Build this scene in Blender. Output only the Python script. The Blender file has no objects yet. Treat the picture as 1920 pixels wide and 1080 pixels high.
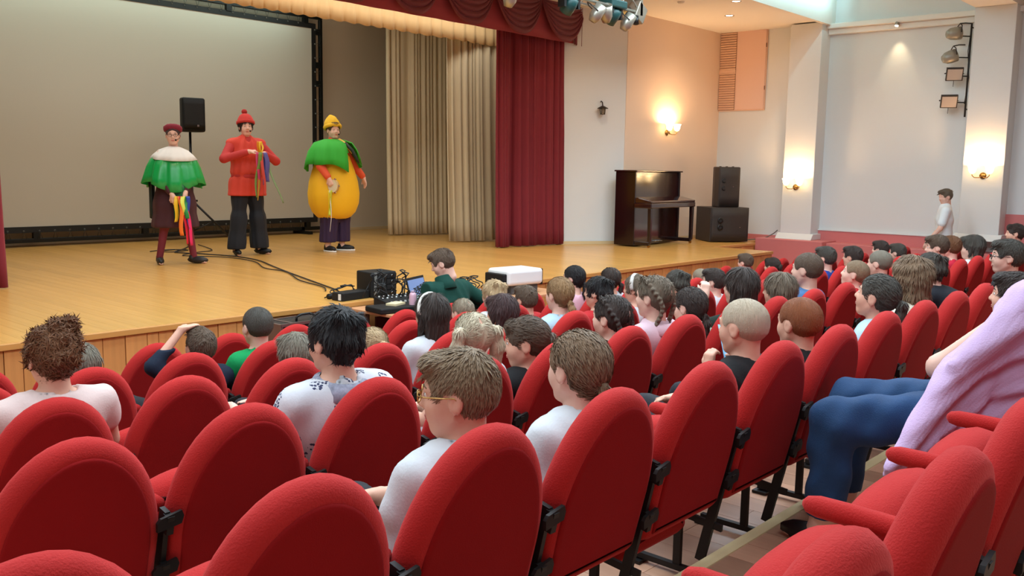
import bpy, bmesh, math, random
import numpy as np
from mathutils import Vector, Matrix, Euler

S = bpy.context.scene
COL = S.collection
PI = math.pi
random.seed(4)

# ------------------------------------------------------------------ camera
EYE = 2.03
def cam_axes(yaw, pitch, roll):
    cy, sy, cp, sp = math.cos(yaw), math.sin(yaw), math.cos(pitch), math.sin(pitch)
    f = Vector((sy*cp, cy*cp, sp)); r = Vector((cy, -sy, 0)); u = r.cross(f)
    cr, sr = math.cos(roll), math.sin(roll)
    return cr*r + sr*u, -sr*r + cr*u, f
_r, _u, _f = cam_axes(0.84428, -0.12878, 0.016857)
cd = bpy.data.cameras.new('camera'); cam = bpy.data.objects.new('camera', cd); COL.objects.link(cam)
cam.matrix_world = Matrix(((_r.x, _u.x, -_f.x, 0), (_r.y, _u.y, -_f.y, 0), (_r.z, _u.z, -_f.z, EYE), (0, 0, 0, 1)))
cd.sensor_width = 36; cd.lens = 1722.2/1920*36; cd.clip_start = 0.02; cd.clip_end = 100
S.camera = cam

# ------------------------------------------------------------------ world, lamps, exposure
wd = bpy.data.worlds.new('world'); S.world = wd; wd.use_nodes = True
wd.node_tree.nodes['Background'].inputs[0].default_value = (0.9, 0.95, 1.0, 1)
wd.node_tree.nodes['Background'].inputs[1].default_value = 0.02
S.view_settings.view_transform = 'Standard'; S.view_settings.look = 'None'
S.view_settings.gamma = 1; S.view_settings.use_curve_mapping = False
S.view_settings.exposure = 0.1
def area(name, loc, size, energy, col, rot=(0, 0, 0)):
    l = bpy.data.lights.new(name, 'AREA'); l.shape = 'RECTANGLE'; l.size, l.size_y = size
    l.energy = energy; l.color = col
    o = bpy.data.objects.new(name, l); COL.objects.link(o); o.location = loc; o.rotation_euler = rot
    return o
def point(name, loc, energy, col, r=0.04, parent=None):
    l = bpy.data.lights.new(name, 'POINT'); l.energy = energy; l.color = col; l.shadow_soft_size = r
    o = bpy.data.objects.new(name, l); COL.objects.link(o); o.location = loc
    if parent: o.parent = parent
    return o
def spot(name, loc, target, energy, col, ang=60, blend=.6, r=.04):
    l = bpy.data.lights.new(name, 'SPOT'); l.energy = energy; l.color = col
    l.spot_size = math.radians(ang); l.spot_blend = blend; l.shadow_soft_size = r
    o = bpy.data.objects.new(name, l); COL.objects.link(o); o.location = loc
    o.rotation_euler = (Vector(target)-Vector(loc)).to_track_quat('-Z', 'Y').to_euler()
    return o
COOL = (0.70, 0.88, 1.0); WARM = (1.0, 0.60, 0.30); STAGEW = (1.0, 0.97, 0.90)
# strip lights up in the ceiling coffers of the hall
area('coffer_light', (5.6, 5.45, 5.12), (12.0, 1.2), 430, COOL)
area('coffer_light', (4.8, 2.6, 5.12), (11.0, 1.2), 400, COOL)
area('coffer_light', (4.0, -0.4, 5.12), (10.0, 1.2), 160, COOL)
# cyan light strip in the cove at the stage end of the first coffer
area('cove_strip', (11.5, 6.30, 4.98), (7.6, 0.06), 40, (0.45, 0.92, 1.0), (math.radians(90), 0, 0))
# unseen fill lights added above the stage, behind the valances
area('stage_fill', (6.6, 11.4, 4.75), (6.0, 0.5), 75, STAGEW)
area('stage_fill', (6.6, 13.2, 4.75), (6.0, 0.4), 30, (0.75, 1.0, 0.92))
area('stage_fill', (7.0, 9.85, 4.78), (8.0, 0.3), 62, STAGEW, (math.radians(38), 0, 0))

# ------------------------------------------------------------------ helpers
def lin(c):
    return tuple(((v/255)/12.92 if v/255 <= .04045 else ((v/255+.055)/1.055)**2.4) for v in c)
MATS = {}
def mat(name, col, rough=.6, metal=0., spec=.5, sheen=0., bump=None, var=None, emit=None, coat=0., trans=0., obvar=0., stretch=None, alpha=None):
    """principled material; bump=(scale,strength), var=(scale,amount), stretch=xyz scale of the noise"""
    if name in MATS: return MATS[name]
    m = bpy.data.materials.new(name); m.use_nodes = True; nt = m.node_tree; N = nt.nodes; Lk = nt.links
    b = N['Principled BSDF']; c = lin(col) + (1,)
    b.inputs['Base Color'].default_value = c; b.inputs['Roughness'].default_value = rough
    b.inputs['Metallic'].default_value = metal; b.inputs['Specular IOR Level'].default_value = spec
    if sheen:
        b.inputs['Sheen Weight'].default_value = sheen; b.inputs['Sheen Roughness'].default_value = .5
        b.inputs['Sheen Tint'].default_value = tuple(min(1, v*1.3+.1) for v in c[:3]) + (1,)
    if coat: b.inputs['Coat Weight'].default_value = coat; b.inputs['Coat Roughness'].default_value = .12
    if trans: b.inputs['Transmission Weight'].default_value = trans
    if emit:
        b.inputs['Emission Color'].default_value = lin(emit[0]) + (1,); b.inputs['Emission Strength'].default_value = emit[1]
    vec = None
    if bump or var:
        tc = N.new('ShaderNodeTexCoord'); vec = tc.outputs['Object']
        if stretch:
            mp = N.new('ShaderNodeMapping'); mp.inputs['Scale'].default_value = stretch
            Lk.new(vec, mp.inputs[0]); vec = mp.outputs[0]
    colout = None
    if var:
        n = N.new('ShaderNodeTexNoise'); n.inputs['Scale'].default_value = var[0]; n.inputs['Detail'].default_value = 4
        Lk.new(vec, n.inputs['Vector'])
        mx = N.new('ShaderNodeMix'); mx.data_type = 'RGBA'
        mx.inputs['A'].default_value = tuple(max(0, v*(1-var[1])) for v in c[:3]) + (1,)
        mx.inputs['B'].default_value = tuple(min(1, v*(1+var[1])) for v in c[:3]) + (1,)
        Lk.new(n.outputs['Fac'], mx.inputs['Factor']); colout = mx.outputs['Result']
    if obvar:
        oi = N.new('ShaderNodeObjectInfo'); hs = N.new('ShaderNodeHueSaturation')
        mr = N.new('ShaderNodeMapRange'); mr.inputs['To Min'].default_value = 1-obvar; mr.inputs['To Max'].default_value = 1+obvar
        Lk.new(oi.outputs['Random'], mr.inputs['Value']); Lk.new(mr.outputs[0], hs.inputs['Value'])
        if colout: Lk.new(colout, hs.inputs['Color'])
        else: hs.inputs['Color'].default_value = c
        colout = hs.outputs['Color']
    if colout: Lk.new(colout, b.inputs['Base Color'])
    if bump:
        n2 = N.new('ShaderNodeTexNoise'); n2.inputs['Scale'].default_value = bump[0]; n2.inputs['Detail'].default_value = 3
        Lk.new(vec, n2.inputs['Vector'])
        bp = N.new('ShaderNodeBump'); bp.inputs['Strength'].default_value = bump[1]; bp.inputs['Distance'].default_value = .01
        Lk.new(n2.outputs['Fac'], bp.inputs['Height']); Lk.new(bp.outputs[0], b.inputs['Normal'])
    MATS[name] = m
    return m

def put(name, data, parent=None, loc=(0, 0, 0), rot=(0, 0, 0), scale=None):
    o = bpy.data.objects.new(name, data); COL.objects.link(o)
    o.location = loc; o.rotation_euler = rot
    if scale is not None: o.scale = scale if hasattr(scale, '__len__') else (scale,)*3
    if parent is not None: o.parent = parent
    return o
def tag(o, label, cat=None, group=None, kind=None):
    if label: o['label'] = label
    if cat: o['category'] = cat
    if group: o['group'] = group
    if kind: o['kind'] = kind
    return o
def empty(name, loc, label, cat, rz=0, group=None):
    o = put(name, None, None, loc, (0, 0, rz)); o.empty_display_size = .1
    return tag(o, label, cat, group)
def copy_tree(o, parent=None):
    c = o.copy(); COL.objects.link(c); c.parent = parent
    for ch in o.children: copy_tree(ch, c)
    return c

class MB:
    """collects simple solids into one mesh"""
    def __init__(s): s.v = []; s.f = []; s.sm = []
    def raw(s, v, f, smooth=False):
        n = len(s.v); s.v += [tuple(p) for p in v]; s.f += [tuple(i+n for i in q) for q in f]; s.sm += [smooth]*len(f); return s
    def box(s, c, d, R=None):
        x, y, z = d[0]/2, d[1]/2, d[2]/2
        pts = [Vector((sx*x, sy*y, sz*z)) for sz in (-1, 1) for sy in (-1, 1) for sx in (-1, 1)]
        if R is not None: pts = [R @ p for p in pts]
        c = Vector(c); pts = [p+c for p in pts]
        return s.raw(pts, [(0, 2, 3, 1), (4, 5, 7, 6), (0, 1, 5, 4), (2, 6, 7, 3), (0, 4, 6, 2), (1, 3, 7, 5)])
    def span(s, a, b): return s.box([(p+q)/2 for p, q in zip(a, b)], [abs(q-p) for p, q in zip(a, b)])
    def cyl(s, a, b, ra, rb=None, n=12, caps=True, smooth=True):
        rb = ra if rb is None else rb
        a = Vector(a); b = Vector(b); d = (b-a).normalized()
        t = d.orthogonal().normalized(); w = d.cross(t)
        v = []
        for p, r in ((a, ra), (b, rb)):
            for i in range(n):
                an = 2*PI*i/n; v.append(p + t*(r*math.cos(an)) + w*(r*math.sin(an)))
        f = [(i, (i+1) % n, n+(i+1) % n, n+i) for i in range(n)]
        s.raw(v, f, smooth)
        if caps:
            m = len(s.v)-2*n
            s.f.append(tuple(m+i for i in reversed(range(n)))); s.sm.append(False)
            s.f.append(tuple(m+n+i for i in range(n))); s.sm.append(False)
        return s
    def tube(s, pts, r, n=6):
        pts = [Vector(p) for p in pts]; m = len(pts); v = []
        prev = None
        for i, p in enumerate(pts):
            d = (pts[min(i+1, m-1)]-pts[max(i-1, 0)]).normalized()
            t = d.orthogonal().normalized() if prev is None else (prev - d*prev.dot(d)).normalized()
            prev = t; w = d.cross(t)
            rr = r[i] if hasattr(r, '__len__') else r
            for k in range(n):
                an = 2*PI*k/n; v.append(p + t*(rr*math.cos(an)) + w*(rr*math.sin(an)))
        f = [(i*n+k, i*n+(k+1) % n, (i+1)*n+(k+1) % n, (i+1)*n+k) for i in range(m-1) for k in range(n)]
        f.append(tuple(reversed(range(n)))); f.append(tuple((m-1)*n+k for k in range(n)))
        return s.raw(v, f, True)
    def lathe(s, prof, c=(0, 0, 0), n=20, R=None, wave=None):
        """prof: list of (radius, z). wave(i_ring, angle)->(dr, dz)"""
        c = Vector(c); v = []
        for j, (r, z) in enumerate(prof):
            for i in range(n):
                an = 2*PI*i/n; dr, dz = wave(j, an) if wave else (0, 0)
                p = Vector(((r+dr)*math.cos(an), (r+dr)*math.sin(an), z+dz))
                v.append((R @ p if R is not None else p) + c)
        m = len(prof)
        f = [(j*n+i, j*n+(i+1) % n, (j+1)*n+(i+1) % n, (j+1)*n+i) for j in range(m-1) for i in range(n)]
        return s.raw(v, f, True)
    def ball(s, c, r, n=12, R=None):
        r = r if hasattr(r, '__len__') else (r, r, r)
        prof = []; c = Vector(c); v = []; f = []; h = n//2
        for j in range(h+1):
            th = PI*j/h
            for i in range(n):
                an = 2*PI*i/n; p = Vector((r[0]*math.sin(th)*math.cos(an), r[1]*math.sin(th)*math.sin(an), -r[2]*math.cos(th)))
                v.append((R @ p if R is not None else p)+c)
        f = [(j*n+i, j*n+(i+1) % n, (j+1)*n+(i+1) % n, (j+1)*n+i) for j in range(h) for i in range(n)]
        return s.raw(v, f, True)
    def prism(s, poly, a, b, axis='y'):
        """poly: 2D points; extruded from a to b along axis"""
        def P(p, t):
            return {'y': (p[0], t, p[1]), 'x': (t, p[0], p[1]), 'z': (p[0], p[1], t)}[axis]
        n = len(poly); v = [P(p, a) for p in poly] + [P(p, b) for p in poly]
        f = [(i, (i+1) % n, n+(i+1) % n, n+i) for i in range(n)] + [tuple(reversed(range(n))), tuple(range(n, 2*n))]
        return s.raw(v, f)
    def grid(s, P, nu, nv, smooth=True):
        v = [P(i/nu, j/nv) for j in range(nv+1) for i in range(nu+1)]; w = nu+1
        return s.raw(v, [(j*w+i, j*w+i+1, (j+1)*w+i+1, (j+1)*w+i) for j in range(nv) for i in range(nu)], smooth)
    def mesh(s, name, m):
        me = bpy.data.meshes.new(name); me.from_pydata(s.v, [], s.f)
        me.polygons.foreach_set('use_smooth', s.sm)
        bm = bmesh.new(); bm.from_mesh(me); bmesh.ops.recalc_face_normals(bm, faces=bm.faces); bm.to_mesh(me); bm.free()
        if m is not None: me.materials.append(m)
        return me
    def build(s, name, m, parent=None, loc=(0, 0, 0), rot=(0, 0, 0), bevel=0, solid=0, seg=2, sub=0):
        o = put(name, s.mesh(name, m), parent, loc, rot)
        if solid:
            q = o.modifiers.new('solid', 'SOLIDIFY'); q.thickness = solid; q.offset = 0
        if bevel:
            q = o.modifiers.new('bevel', 'BEVEL'); q.width = bevel; q.segments = seg; q.limit_method = 'ANGLE'; q.angle_limit = .7
        if sub:
            q = o.modifiers.new('sub', 'SUBSURF'); q.levels = sub; q.render_levels = sub
        return o
def struct(name, mb, m, parent=None, label=None, **k):
    o = mb.build(name, m, parent, **k)
    if parent is None: o['kind'] = 'structure'
    if label: o['label'] = label
    return o
def Rz(a): return Matrix.Rotation(a, 3, 'Z')
def Rx(a): return Matrix.Rotation(a, 3, 'X')
def Ry(a): return Matrix.Rotation(a, 3, 'Y')
def srgb(*c): return c

# ================================================================== SETTING
wallw = mat('wall_white', (219, 221, 220), .75, bump=(60, .06), var=(1.2, .03))
wallp = mat('wall_lamp_tinted', (230, 208, 188), .75, bump=(60, .06), var=(1.2, .03))  # warm glow of the wall lamp put into the wall colour
ceilm = mat('ceiling_white', (232, 228, 220), .8, var=(.8, .02))
pink = mat('wainscot_pink', (206, 118, 116), .55, var=(2.0, .06), bump=(40, .05))
backw = mat('backdrop_wall', (206, 194, 172), .85, var=(1.0, .04), bump=(50, .05))
stagew = mat('stage_board', (206, 154, 82), .26, spec=.5, var=(3.0, .16), obvar=.06, stretch=(14, .5, 14), bump=(6, .03))
edgew = mat('stage_edge', (200, 142, 76), .35, var=(3, .12), stretch=(1, 14, 14))
frontw = mat('front_board', (203, 138, 78), .42, var=(2.5, .18), obvar=.1, stretch=(12, 12, .7), bump=(8, .04))
plank = mat('laminate', (196, 150, 122), .34, var=(3, .16), obvar=.30, stretch=(12, .6, 12))
nose = mat('step_nosing', (226, 204, 156), .45, var=(5, .08), stretch=(.5, 8, 8))
dark = mat('dark_void', (26, 20, 20), .9)
skirt = mat('skirting', (214, 190, 146), .5, var=(3, .08))

ROWS = 'ZABCDE'
ROWY = {r: .40+1.012*i for i, r in enumerate(ROWS)}
ROWF = {r: .66-.132*i for i, r in enumerate(ROWS)}
XL, XR = -2.6, 15.6
STZ = .83     # stage floor

# stepped hall floor, one solid
mb = MB()
mb.span((XL, -3.2, -.3), (XR, .56, .792))
for i, r in enumerate(ROWS):
    y0 = .56+.998*i; y1 = y0+.998 if r != 'E' else 7.6
    mb.span((XL, y0, -.3), (XR, y1, ROWF[r]-.012))
floor = struct('floor', mb, plank, label='stepped hall floor of reddish laminate boards')
pm = {}
def plank_mesh(L_):
    if L_ not in pm:
        b = MB().box((0, 0, 0), (.146, L_, .012)); pm[L_] = b.mesh('plank', plank)
    return pm[L_]
for r, xa, xb in (('Z', .6, 4.6), ('A', 1.4, 6.6)):
    y0 = .56+.998*ROWS.index(r); n = int((xb-xa)/.148)
    for k in range(n):
        cut = (k*37 % 5)/5*.5+.25
        for a, b in ((0, cut), (cut, .948 if r == 'Z' else .948)):
            put('plank', plank_mesh(round(b-a-.002, 3)), floor, (xa+k*.148, y0+(a+b)/2, ROWF[r]-.006))
for i, r in enumerate(ROWS[:-1]):
    mb = MB().prism([(1.508+.998*i, ROWF[r]-.012), (1.508+.998*i, ROWF[r]+.004), (1.556+.998*i, ROWF[r]+.004), (1.564+.998*i, ROWF[r]-.004), (1.564+.998*i, ROWF[r]-.03), (1.558+.998*i, ROWF[r]-.03), (1.558+.998*i, ROWF[r]-.012)], XL, 13.9, 'x')
    struct('trim_%d' % (i+1), mb, nose, label='pale wooden nosing strip along a floor step')
mb = MB()

# stage: base slab, boards, edge, front boards
mb = MB().span((XL, 6.47, -.2), (13.30, 9.9, STZ-.03)).span((XL, 9.9, -.2), (15.6, 14.2, STZ-.03)).span((13.30, 7.47, -.2), (14.71, 9.9, STZ-.03)).span((14.71, 7.6, -.2), (15.6, 9.9, STZ-.03))
stage = struct('floor_stage', mb, edgew, label='raised wooden stage')
def board_mesh(L_):
    b = MB().box((0, 0, 0), (.1125, L_, .03)); return b.mesh('stage_board', stagew)
BA, BB, BC = board_mesh(3.2), board_mesh(4.19), board_mesh(7.4)
x = 1.0; k = 0
while x < 13.25:
    # two lengths end to end, butt joints staggered
    if k % 2: segs = ((BA, 6.47+1.6), (BB, 6.47+3.2+2.1))
    else: segs = ((BB, 6.47+2.095), (BA, 6.47+4.2+1.6))
    for me, yc in segs: put('stage_board', me, stage, (x+.057, yc, STZ-.015))
    x += .114; k += 1
mb = MB().span((XL, 6.47, STZ-.03), (1.0, 13.88, STZ)); mb.build('stage_floor_left', stagew, stage)
mb = MB().span((13.34, 7.47, STZ-.03), (14.71, 13.88, STZ)).span((14.71, 7.62, STZ-.03), (15.58, 13.88, STZ)); mb.build('stage_floor_side', stagew, stage)
MB().span((XL, 6.43, STZ-.045), (13.32, 6.47, STZ+.001)).build('stage_edge_board', edgew, stage, bevel=.006)
MB().span((13.30, 6.43, STZ-.045), (13.34, 7.47, STZ+.001)).build('stage_edge_board', edgew, stage, bevel=.006)
MB().span((13.32, 7.44, STZ-.045), (14.73, 7.48, STZ+.001)).build('stage_edge_board', edgew, stage, bevel=.006)
fb = {}
for w in (.165, .09, .118):
    b = MB().box((0, 0, .39), (w-.006, .022, .78)); fb[w] = b.mesh('front_board', frontw)
x = 1.4; k = 0
seq = (.165, .09, .118, .09, .165, .118)
while x < 13.2:
    w = seq[(k*5+k//3) % 6]; put('front_board', fb[w], stage, (x+w/2, 6.459+.002*(k % 3), 0)); x += w; k += 1
for k in range(8): put('front_board', fb[.118], stage, (13.40+.119*k+.06, 7.457, 0))

# walls
struct('wall_back', MB().span((XL, 13.9, 0), (XR, 14.1, 6)), backw, label='plain beige wall behind the stage')
struct('baseboard_back', MB().span((XL, 13.87, STZ), (XR, 13.9, STZ+.05)), skirt)
# splayed proscenium panel + piano wall
def vert_wall(name, a, b, z0, z1, m, th=.12, label=None):
    d = Vector((b[0]-a[0], b[1]-a[1], 0)); n = Vector((-d.y, d.x, 0)).normalized()*th
    A = Vector((a[0], a[1], 0)); B = Vector((b[0], b[1], 0))
    poly = [A, B, B+n, A+n]
    return struct(name, MB().prism([(p.x, p.y) for p in poly], z0, z1, 'z'), m, label=label)
vert_wall('wall_proscenium', (11.60, 9.36), (12.60, 8.76), STZ, 5.3, wallw, label='white splayed wall panel beside the red curtain')
vert_wall('wall_piano', (12.58, 8.76), (15.6, 8.76), STZ, 4.6, wallp, label='wall behind the piano')
struct('baseboard_piano', MB().prism([(11.585, 9.35), (12.59, 8.745), (15.6, 8.745), (15.6, 8.73), (12.585, 8.73), (11.575, 9.337)], STZ, STZ+.05, 'z'), skirt)
struct('wall_right', MB().span((15.6, -3.2, -.3), (15.8, 14.1, 6)), wallw, label='right side wall')
struct('wall_left', MB().span((XL-.2, -3.2, -.3), (XL, 14.1, 6)), wallw)
struct('wall_rear', MB().span((XL, -3.4, -.3), (XR, -3.2, 6)), mat('rear_wall', (120, 88, 80), .9))
# mirrored left proscenium side, out of frame
vert_wall('wall_left_proscenium', (XL, 9.3), (1.9, 9.3), STZ, 5.3, wallw)
# pilasters of the right wall
for n, (y0, y1) in enumerate(((6.69, 7.25), (3.74, 4.32), (.80, 1.36))):
    zb = (.90, 1.06, 1.45)[n]
    mb = MB().span((15.25, y0, zb), (15.62, y1, 4.56))
    mb.prism([(15.62, zb), (15.16, zb), (15.19, zb+.035), (15.25, zb+.10), (15.62, zb+.10)], y0-.05, y1+.05, 'y')
    struct('wall_pilaster_%d' % (n+1), mb, wallw, bevel=.008, label='white pilaster carrying a wall lamp')
# pink base blocks and wainscot bays
struct('wall_base_1', MB().span((14.98, 6.36, -.2), (15.62, 7.58, .90)), pink, bevel=.01, label='pink block under the first pilaster')
struct('wall_base_2', MB().span((15.14, 3.4, -.2), (15.62, 6.36, .875)), pink, bevel=.01, label='pink ledge along the right wall')
struct('wall_base_3', MB().span((15.05, -3.2, -.2), (15.62, 3.4, 1.03)), pink, bevel=.01)
struct('wall_wainscot_1', MB().span((15.56, 4.32, .87), (15.62, 6.69, 1.06)), pink, label='pink wainscot strip between the pilasters')
struct('wall_wainscot_2', MB().span((15.56, 1.36, 1.0), (15.62, 3.74, 1.47)), pink, label='pink wainscot panel at the far right')
struct('trim_6', MB().span((15.545, 4.32, 1.06), (15.62, 6.69, 1.08)), wallw)
struct('trim_7', MB().span((15.565, 7.25, STZ), (15.62, 8.73, STZ+.09)), pink)
# ceilings: lower soffit at the stage end, beams, raised coffers
struct('ceiling_soffit', MB().span((XL, 6.68, 4.58), (XR, 9.34, 4.75)).span((XL, 6.62, 4.53), (15.6, 6.70, 5.4)), ceilm, label='low ceiling in front of the stage')
struct('ceiling', MB().span((XL, -3.2, 5.25), (XR, 6.7, 5.45)), ceilm, label='raised coffered ceiling of the hall')
for n, (y0, y1) in enumerate(((3.74, 4.32), (.80, 1.36), (-2.1, -1.5))):
    struct('ceiling_beam_%d' % (n+1), MB().span((XL, y0, 4.56), (XR, y1, 5.3)), ceilm, label='ceiling beam')
struct('trim_8', MB().span((15.42, 4.32, 4.47), (15.6, 6.69, 4.55)).span((15.50, 4.32, 4.38), (15.6, 6.69, 4.47)), ceilm, label='cornice along the right wall', bevel=.01)
struct('trim_9', MB().span((15.42, 1.36, 4.47), (15.6, 3.74, 4.55)), ceilm)
struct('ceiling_stage', MB().span((XL, 9.30, 5.2), (XR, 14.1, 5.35)), mat('stage_ceiling', (90, 84, 76), .9))
struct('wall_stage_side', MB().span((12.7, 9.3, STZ), (12.8, 14.0, 5.3)), backw)
struct('wall_stage_side_2', MB().span((1.0, 9.5, STZ), (1.1, 14.0, 5.3)), backw)
struct('wall_proscenium_header', MB().span((XL, 9.32, 4.58), (12.6, 9.42, 5.3)), wallw)

# ================================================================== SEATS
red = mat('seat_plush', (176, 36, 34), .85, spec=.2, sheen=.55, bump=(220, .25), var=(7, .10))
redb = mat('seat_plush_shaded', (140, 17, 19), .85, spec=.15, sheen=.04, bump=(300, .15), var=(5, .10))  # same red plush, shade of the rear side put in as darker red
blk = mat('seat_metal', (20, 18, 17), .5, spec=.4)
SP = .526
def d_outline(wt, wb, z0, z1, zs, n=22, rb=.05):
    """closed outline: flat bottom with rounded corners, elliptical dome on top; wt/wb half widths"""
    pts = []
    for i in range(n+1):
        t = PI*i/n; pts.append((wt*math.cos(t), zs+(z1-zs)*math.sin(t)))
    for i in range(5):
        t = i/4*PI/2; pts.append((-wb+rb-rb*math.cos(t), z0+rb-rb*math.sin(t)))
    for i in range(5):
        t = i/4*PI/2; pts.append((wb-rb+rb*math.sin(t), z0+rb-rb*math.cos(t)))
    return pts
def inset(pts, d):
    n = len(pts); out = []
    for i in range(n):
        a = Vector(pts[i-1]); b = Vector(pts[i]); c = Vector(pts[(i+1) % n])
        t1 = (b-a); t2 = (c-b)
        n1 = Vector((-t1.y, t1.x)).normalized() if t1.length > 1e-6 else Vector((0, 0))
        n2 = Vector((-t2.y, t2.x)).normalized() if t2.length > 1e-6 else n1
        nn = (n1+n2); nn = nn.normalized() if nn.length > 1e-6 else n1
        out.append((b.x+nn.x*d, b.y+nn.y*d))
    return out
def pillow(out, prof, m, name, bow=0):
    """stack of inset outlines: prof list of (inset, y)"""
    mb = MB(); n = len(out); v = []; rings = []
    for d, y in prof:
        rings.append([(p[0], y + bow*(p[0]/.25)**2, p[1]) for p in inset(out, d)])
    for r_ in rings: v += r_
    f = [(j*n+i, j*n+(i+1) % n, (j+1)*n+(i+1) % n, (j+1)*n+i) for j in range(len(rings)-1) for i in range(n)]
    f.append(tuple(range(n))); f.append(tuple((len(rings)-1)*n+i for i in reversed(range(n))))
    mb.raw(v, f, True)
    return mb.mesh(name, m)
OUT = d_outline(.254, .249, .29, .885, .515)
# rear face at y=0, front face at y=.10; strongly rounded rear and front rims
prof = [(.055, -.002), (.044, -.004), (.030, .0), (.016, .008), (.006, .021), (0, .040), (.005, .058), (.016, .073), (.04, .085), (.09, .094), (.15, .098)]
ME_BACK = pillow(OUT, prof, red, 'backrest')
ME_PANEL = pillow(inset(OUT, .042), [(.02, -.010), (.006, -.009), (0, -.005), (0, .004)], redb, 'back_panel')
def cushion(name):
    o = [(x_, z_) for x_, z_ in d_outline(.225, .225, 0, .46, .40, n=14, rb=.05)]
    pr = [(.07, -.004), (.03, .004), (.008, .025), (0, .055), (.008, .085), (.03, .108), (.07, .12)]
    return pillow(o, pr, red, name)
ME_CUSH = cushion('seat_cushion')
def arm_mesh():
    # padded bar with rounded nose, running forward (+y)
    mb = MB(); sec = []
    for (y, w, h, z) in ((.03, .026, .024, 0), (.10, .027, .025, 0), (.24, .027, .026, .003), (.31, .026, .025, .004), (.335, .020, .019, .004), (.345, .008, .008, .004)):
        sec.append([(w*math.cos(2*PI*k/12)*(1 if abs(math.cos(2*PI*k/12)) < .8 else .97), y, z+h*math.sin(2*PI*k/12)) for k in range(12)])
    v = [p for q in sec for p in q]
    f = [(j*12+i, j*12+(i+1) % 12, (j+1)*12+(i+1) % 12, (j+1)*12+i) for j in range(len(sec)-1) for i in range(12)]
    f += [tuple(range(12)), tuple(reversed(range((len(sec)-1)*12, len(sec)*12)))]
    return mb.raw(v, f, True).mesh('armrest', red)
ME_ARM = arm_mesh()
LEAN = math.radians(13)
def lean_pt(x, z, y=0):
    """point on the leaning back plane; top (z=.885) lies at y=0"""
    return (x, y*math.cos(LEAN)+(.885-z)*math.sin(LEAN), .885-(.885-z)*math.cos(LEAN)+y*math.sin(LEAN))
def post_mesh():
    mb = MB()
    a = Vector(lean_pt(0, .60, .02)); b = Vector(lean_pt(0, .06, .02)); d = (a-b)
    R = Rx(math.atan2(-(a.y-b.y), a.z-b.z)*1.0)
    mb.box((a+b)/2, (.016, .036, d.length), R)
    mb.box((0, .30, .30), (.018, .03, .56))            # front upright under the armrest
    mb.box((0, .30, .03), (.024, .40, .022))            # foot bar
    mb.box((0, .24, .24), (.012, .24, .025), Rx(.1))
    mb.box((0, .10, .008), (.07, .07, .012)); mb.box((0, .48, .008), (.07, .07, .012))
    return mb.mesh('support_post', blk)
ME_POST = post_mesh()
def bracket_mesh():
    mb = MB(); R = Rx(LEAN)
    mb.prism([(-.042, -.022), (.034, -.012), (.042, .010), (.036, .028), (-.030, .016), (-.042, .004)], -.018, -.006, 'y'); mb.box((0, 0, -.01), (.022, .03, .06), R)
    return mb.mesh('bracket', blk)
ME_BRK = bracket_mesh()
def make_seat(folded):
    e = put('theatre_seat', None)
    e.empty_display_size = .1
    bk = put('backrest', ME_BACK, e, rot=(LEAN, 0, 0)); bk.location = Vector((0, 0, .885)) - (Rx(LEAN) @ Vector((0, 0, .885)))
    pn = put('back_panel', ME_PANEL, bk)
    if folded: put('seat_cushion', ME_CUSH, e, (0, .225, .195), (math.radians(-5), 0, 0), (1, 1.12, 1))
    else: put('seat_cushion', ME_CUSH, e, (0, .155, .44), (math.radians(-86), 0, 0))
    put('armrest', ME_ARM, e, (SP/2, .10, .615))
    ps = put('support_post', ME_POST, e, (SP/2, 0, 0))
    for z in (.575, .41): put('bracket', ME_BRK, ps, lean_pt(0, z, -.004))
    return e
proto = {True: make_seat(True), False: make_seat(False)}
ORD = ['first', 'second', 'third', 'fourth', 'fifth', 'sixth', 'seventh', 'eighth', 'ninth', 'tenth', 'eleventh', 'twelfth', 'thirteenth', 'fourteenth', 'fifteenth', 'sixteenth', 'seventeenth', 'eighteenth', 'nineteenth', 'twentieth', 'twenty-first', 'twenty-second', 'twenty-third', 'twenty-fourth', 'twenty-fifth', 'twenty-sixth', 'twenty-seventh', 'twenty-eighth']
ROWN = {'Z': 'in the nearest row at lower right', 'A': 'in the second row from the viewer', 'B': 'in the third row from the viewer', 'C': 'in the fourth row from the viewer', 'D': 'in the fifth row from the viewer', 'E': 'in the row closest to the stage'}
# first seat centre and number of seats in view of each row
ROWX = {'Z': (1.186, 7), 'A': (.52, 24), 'B': (1.02, 23), 'C': (.84, 24), 'D': (1.42, 24), 'E': (1.75, 23)}

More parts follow.
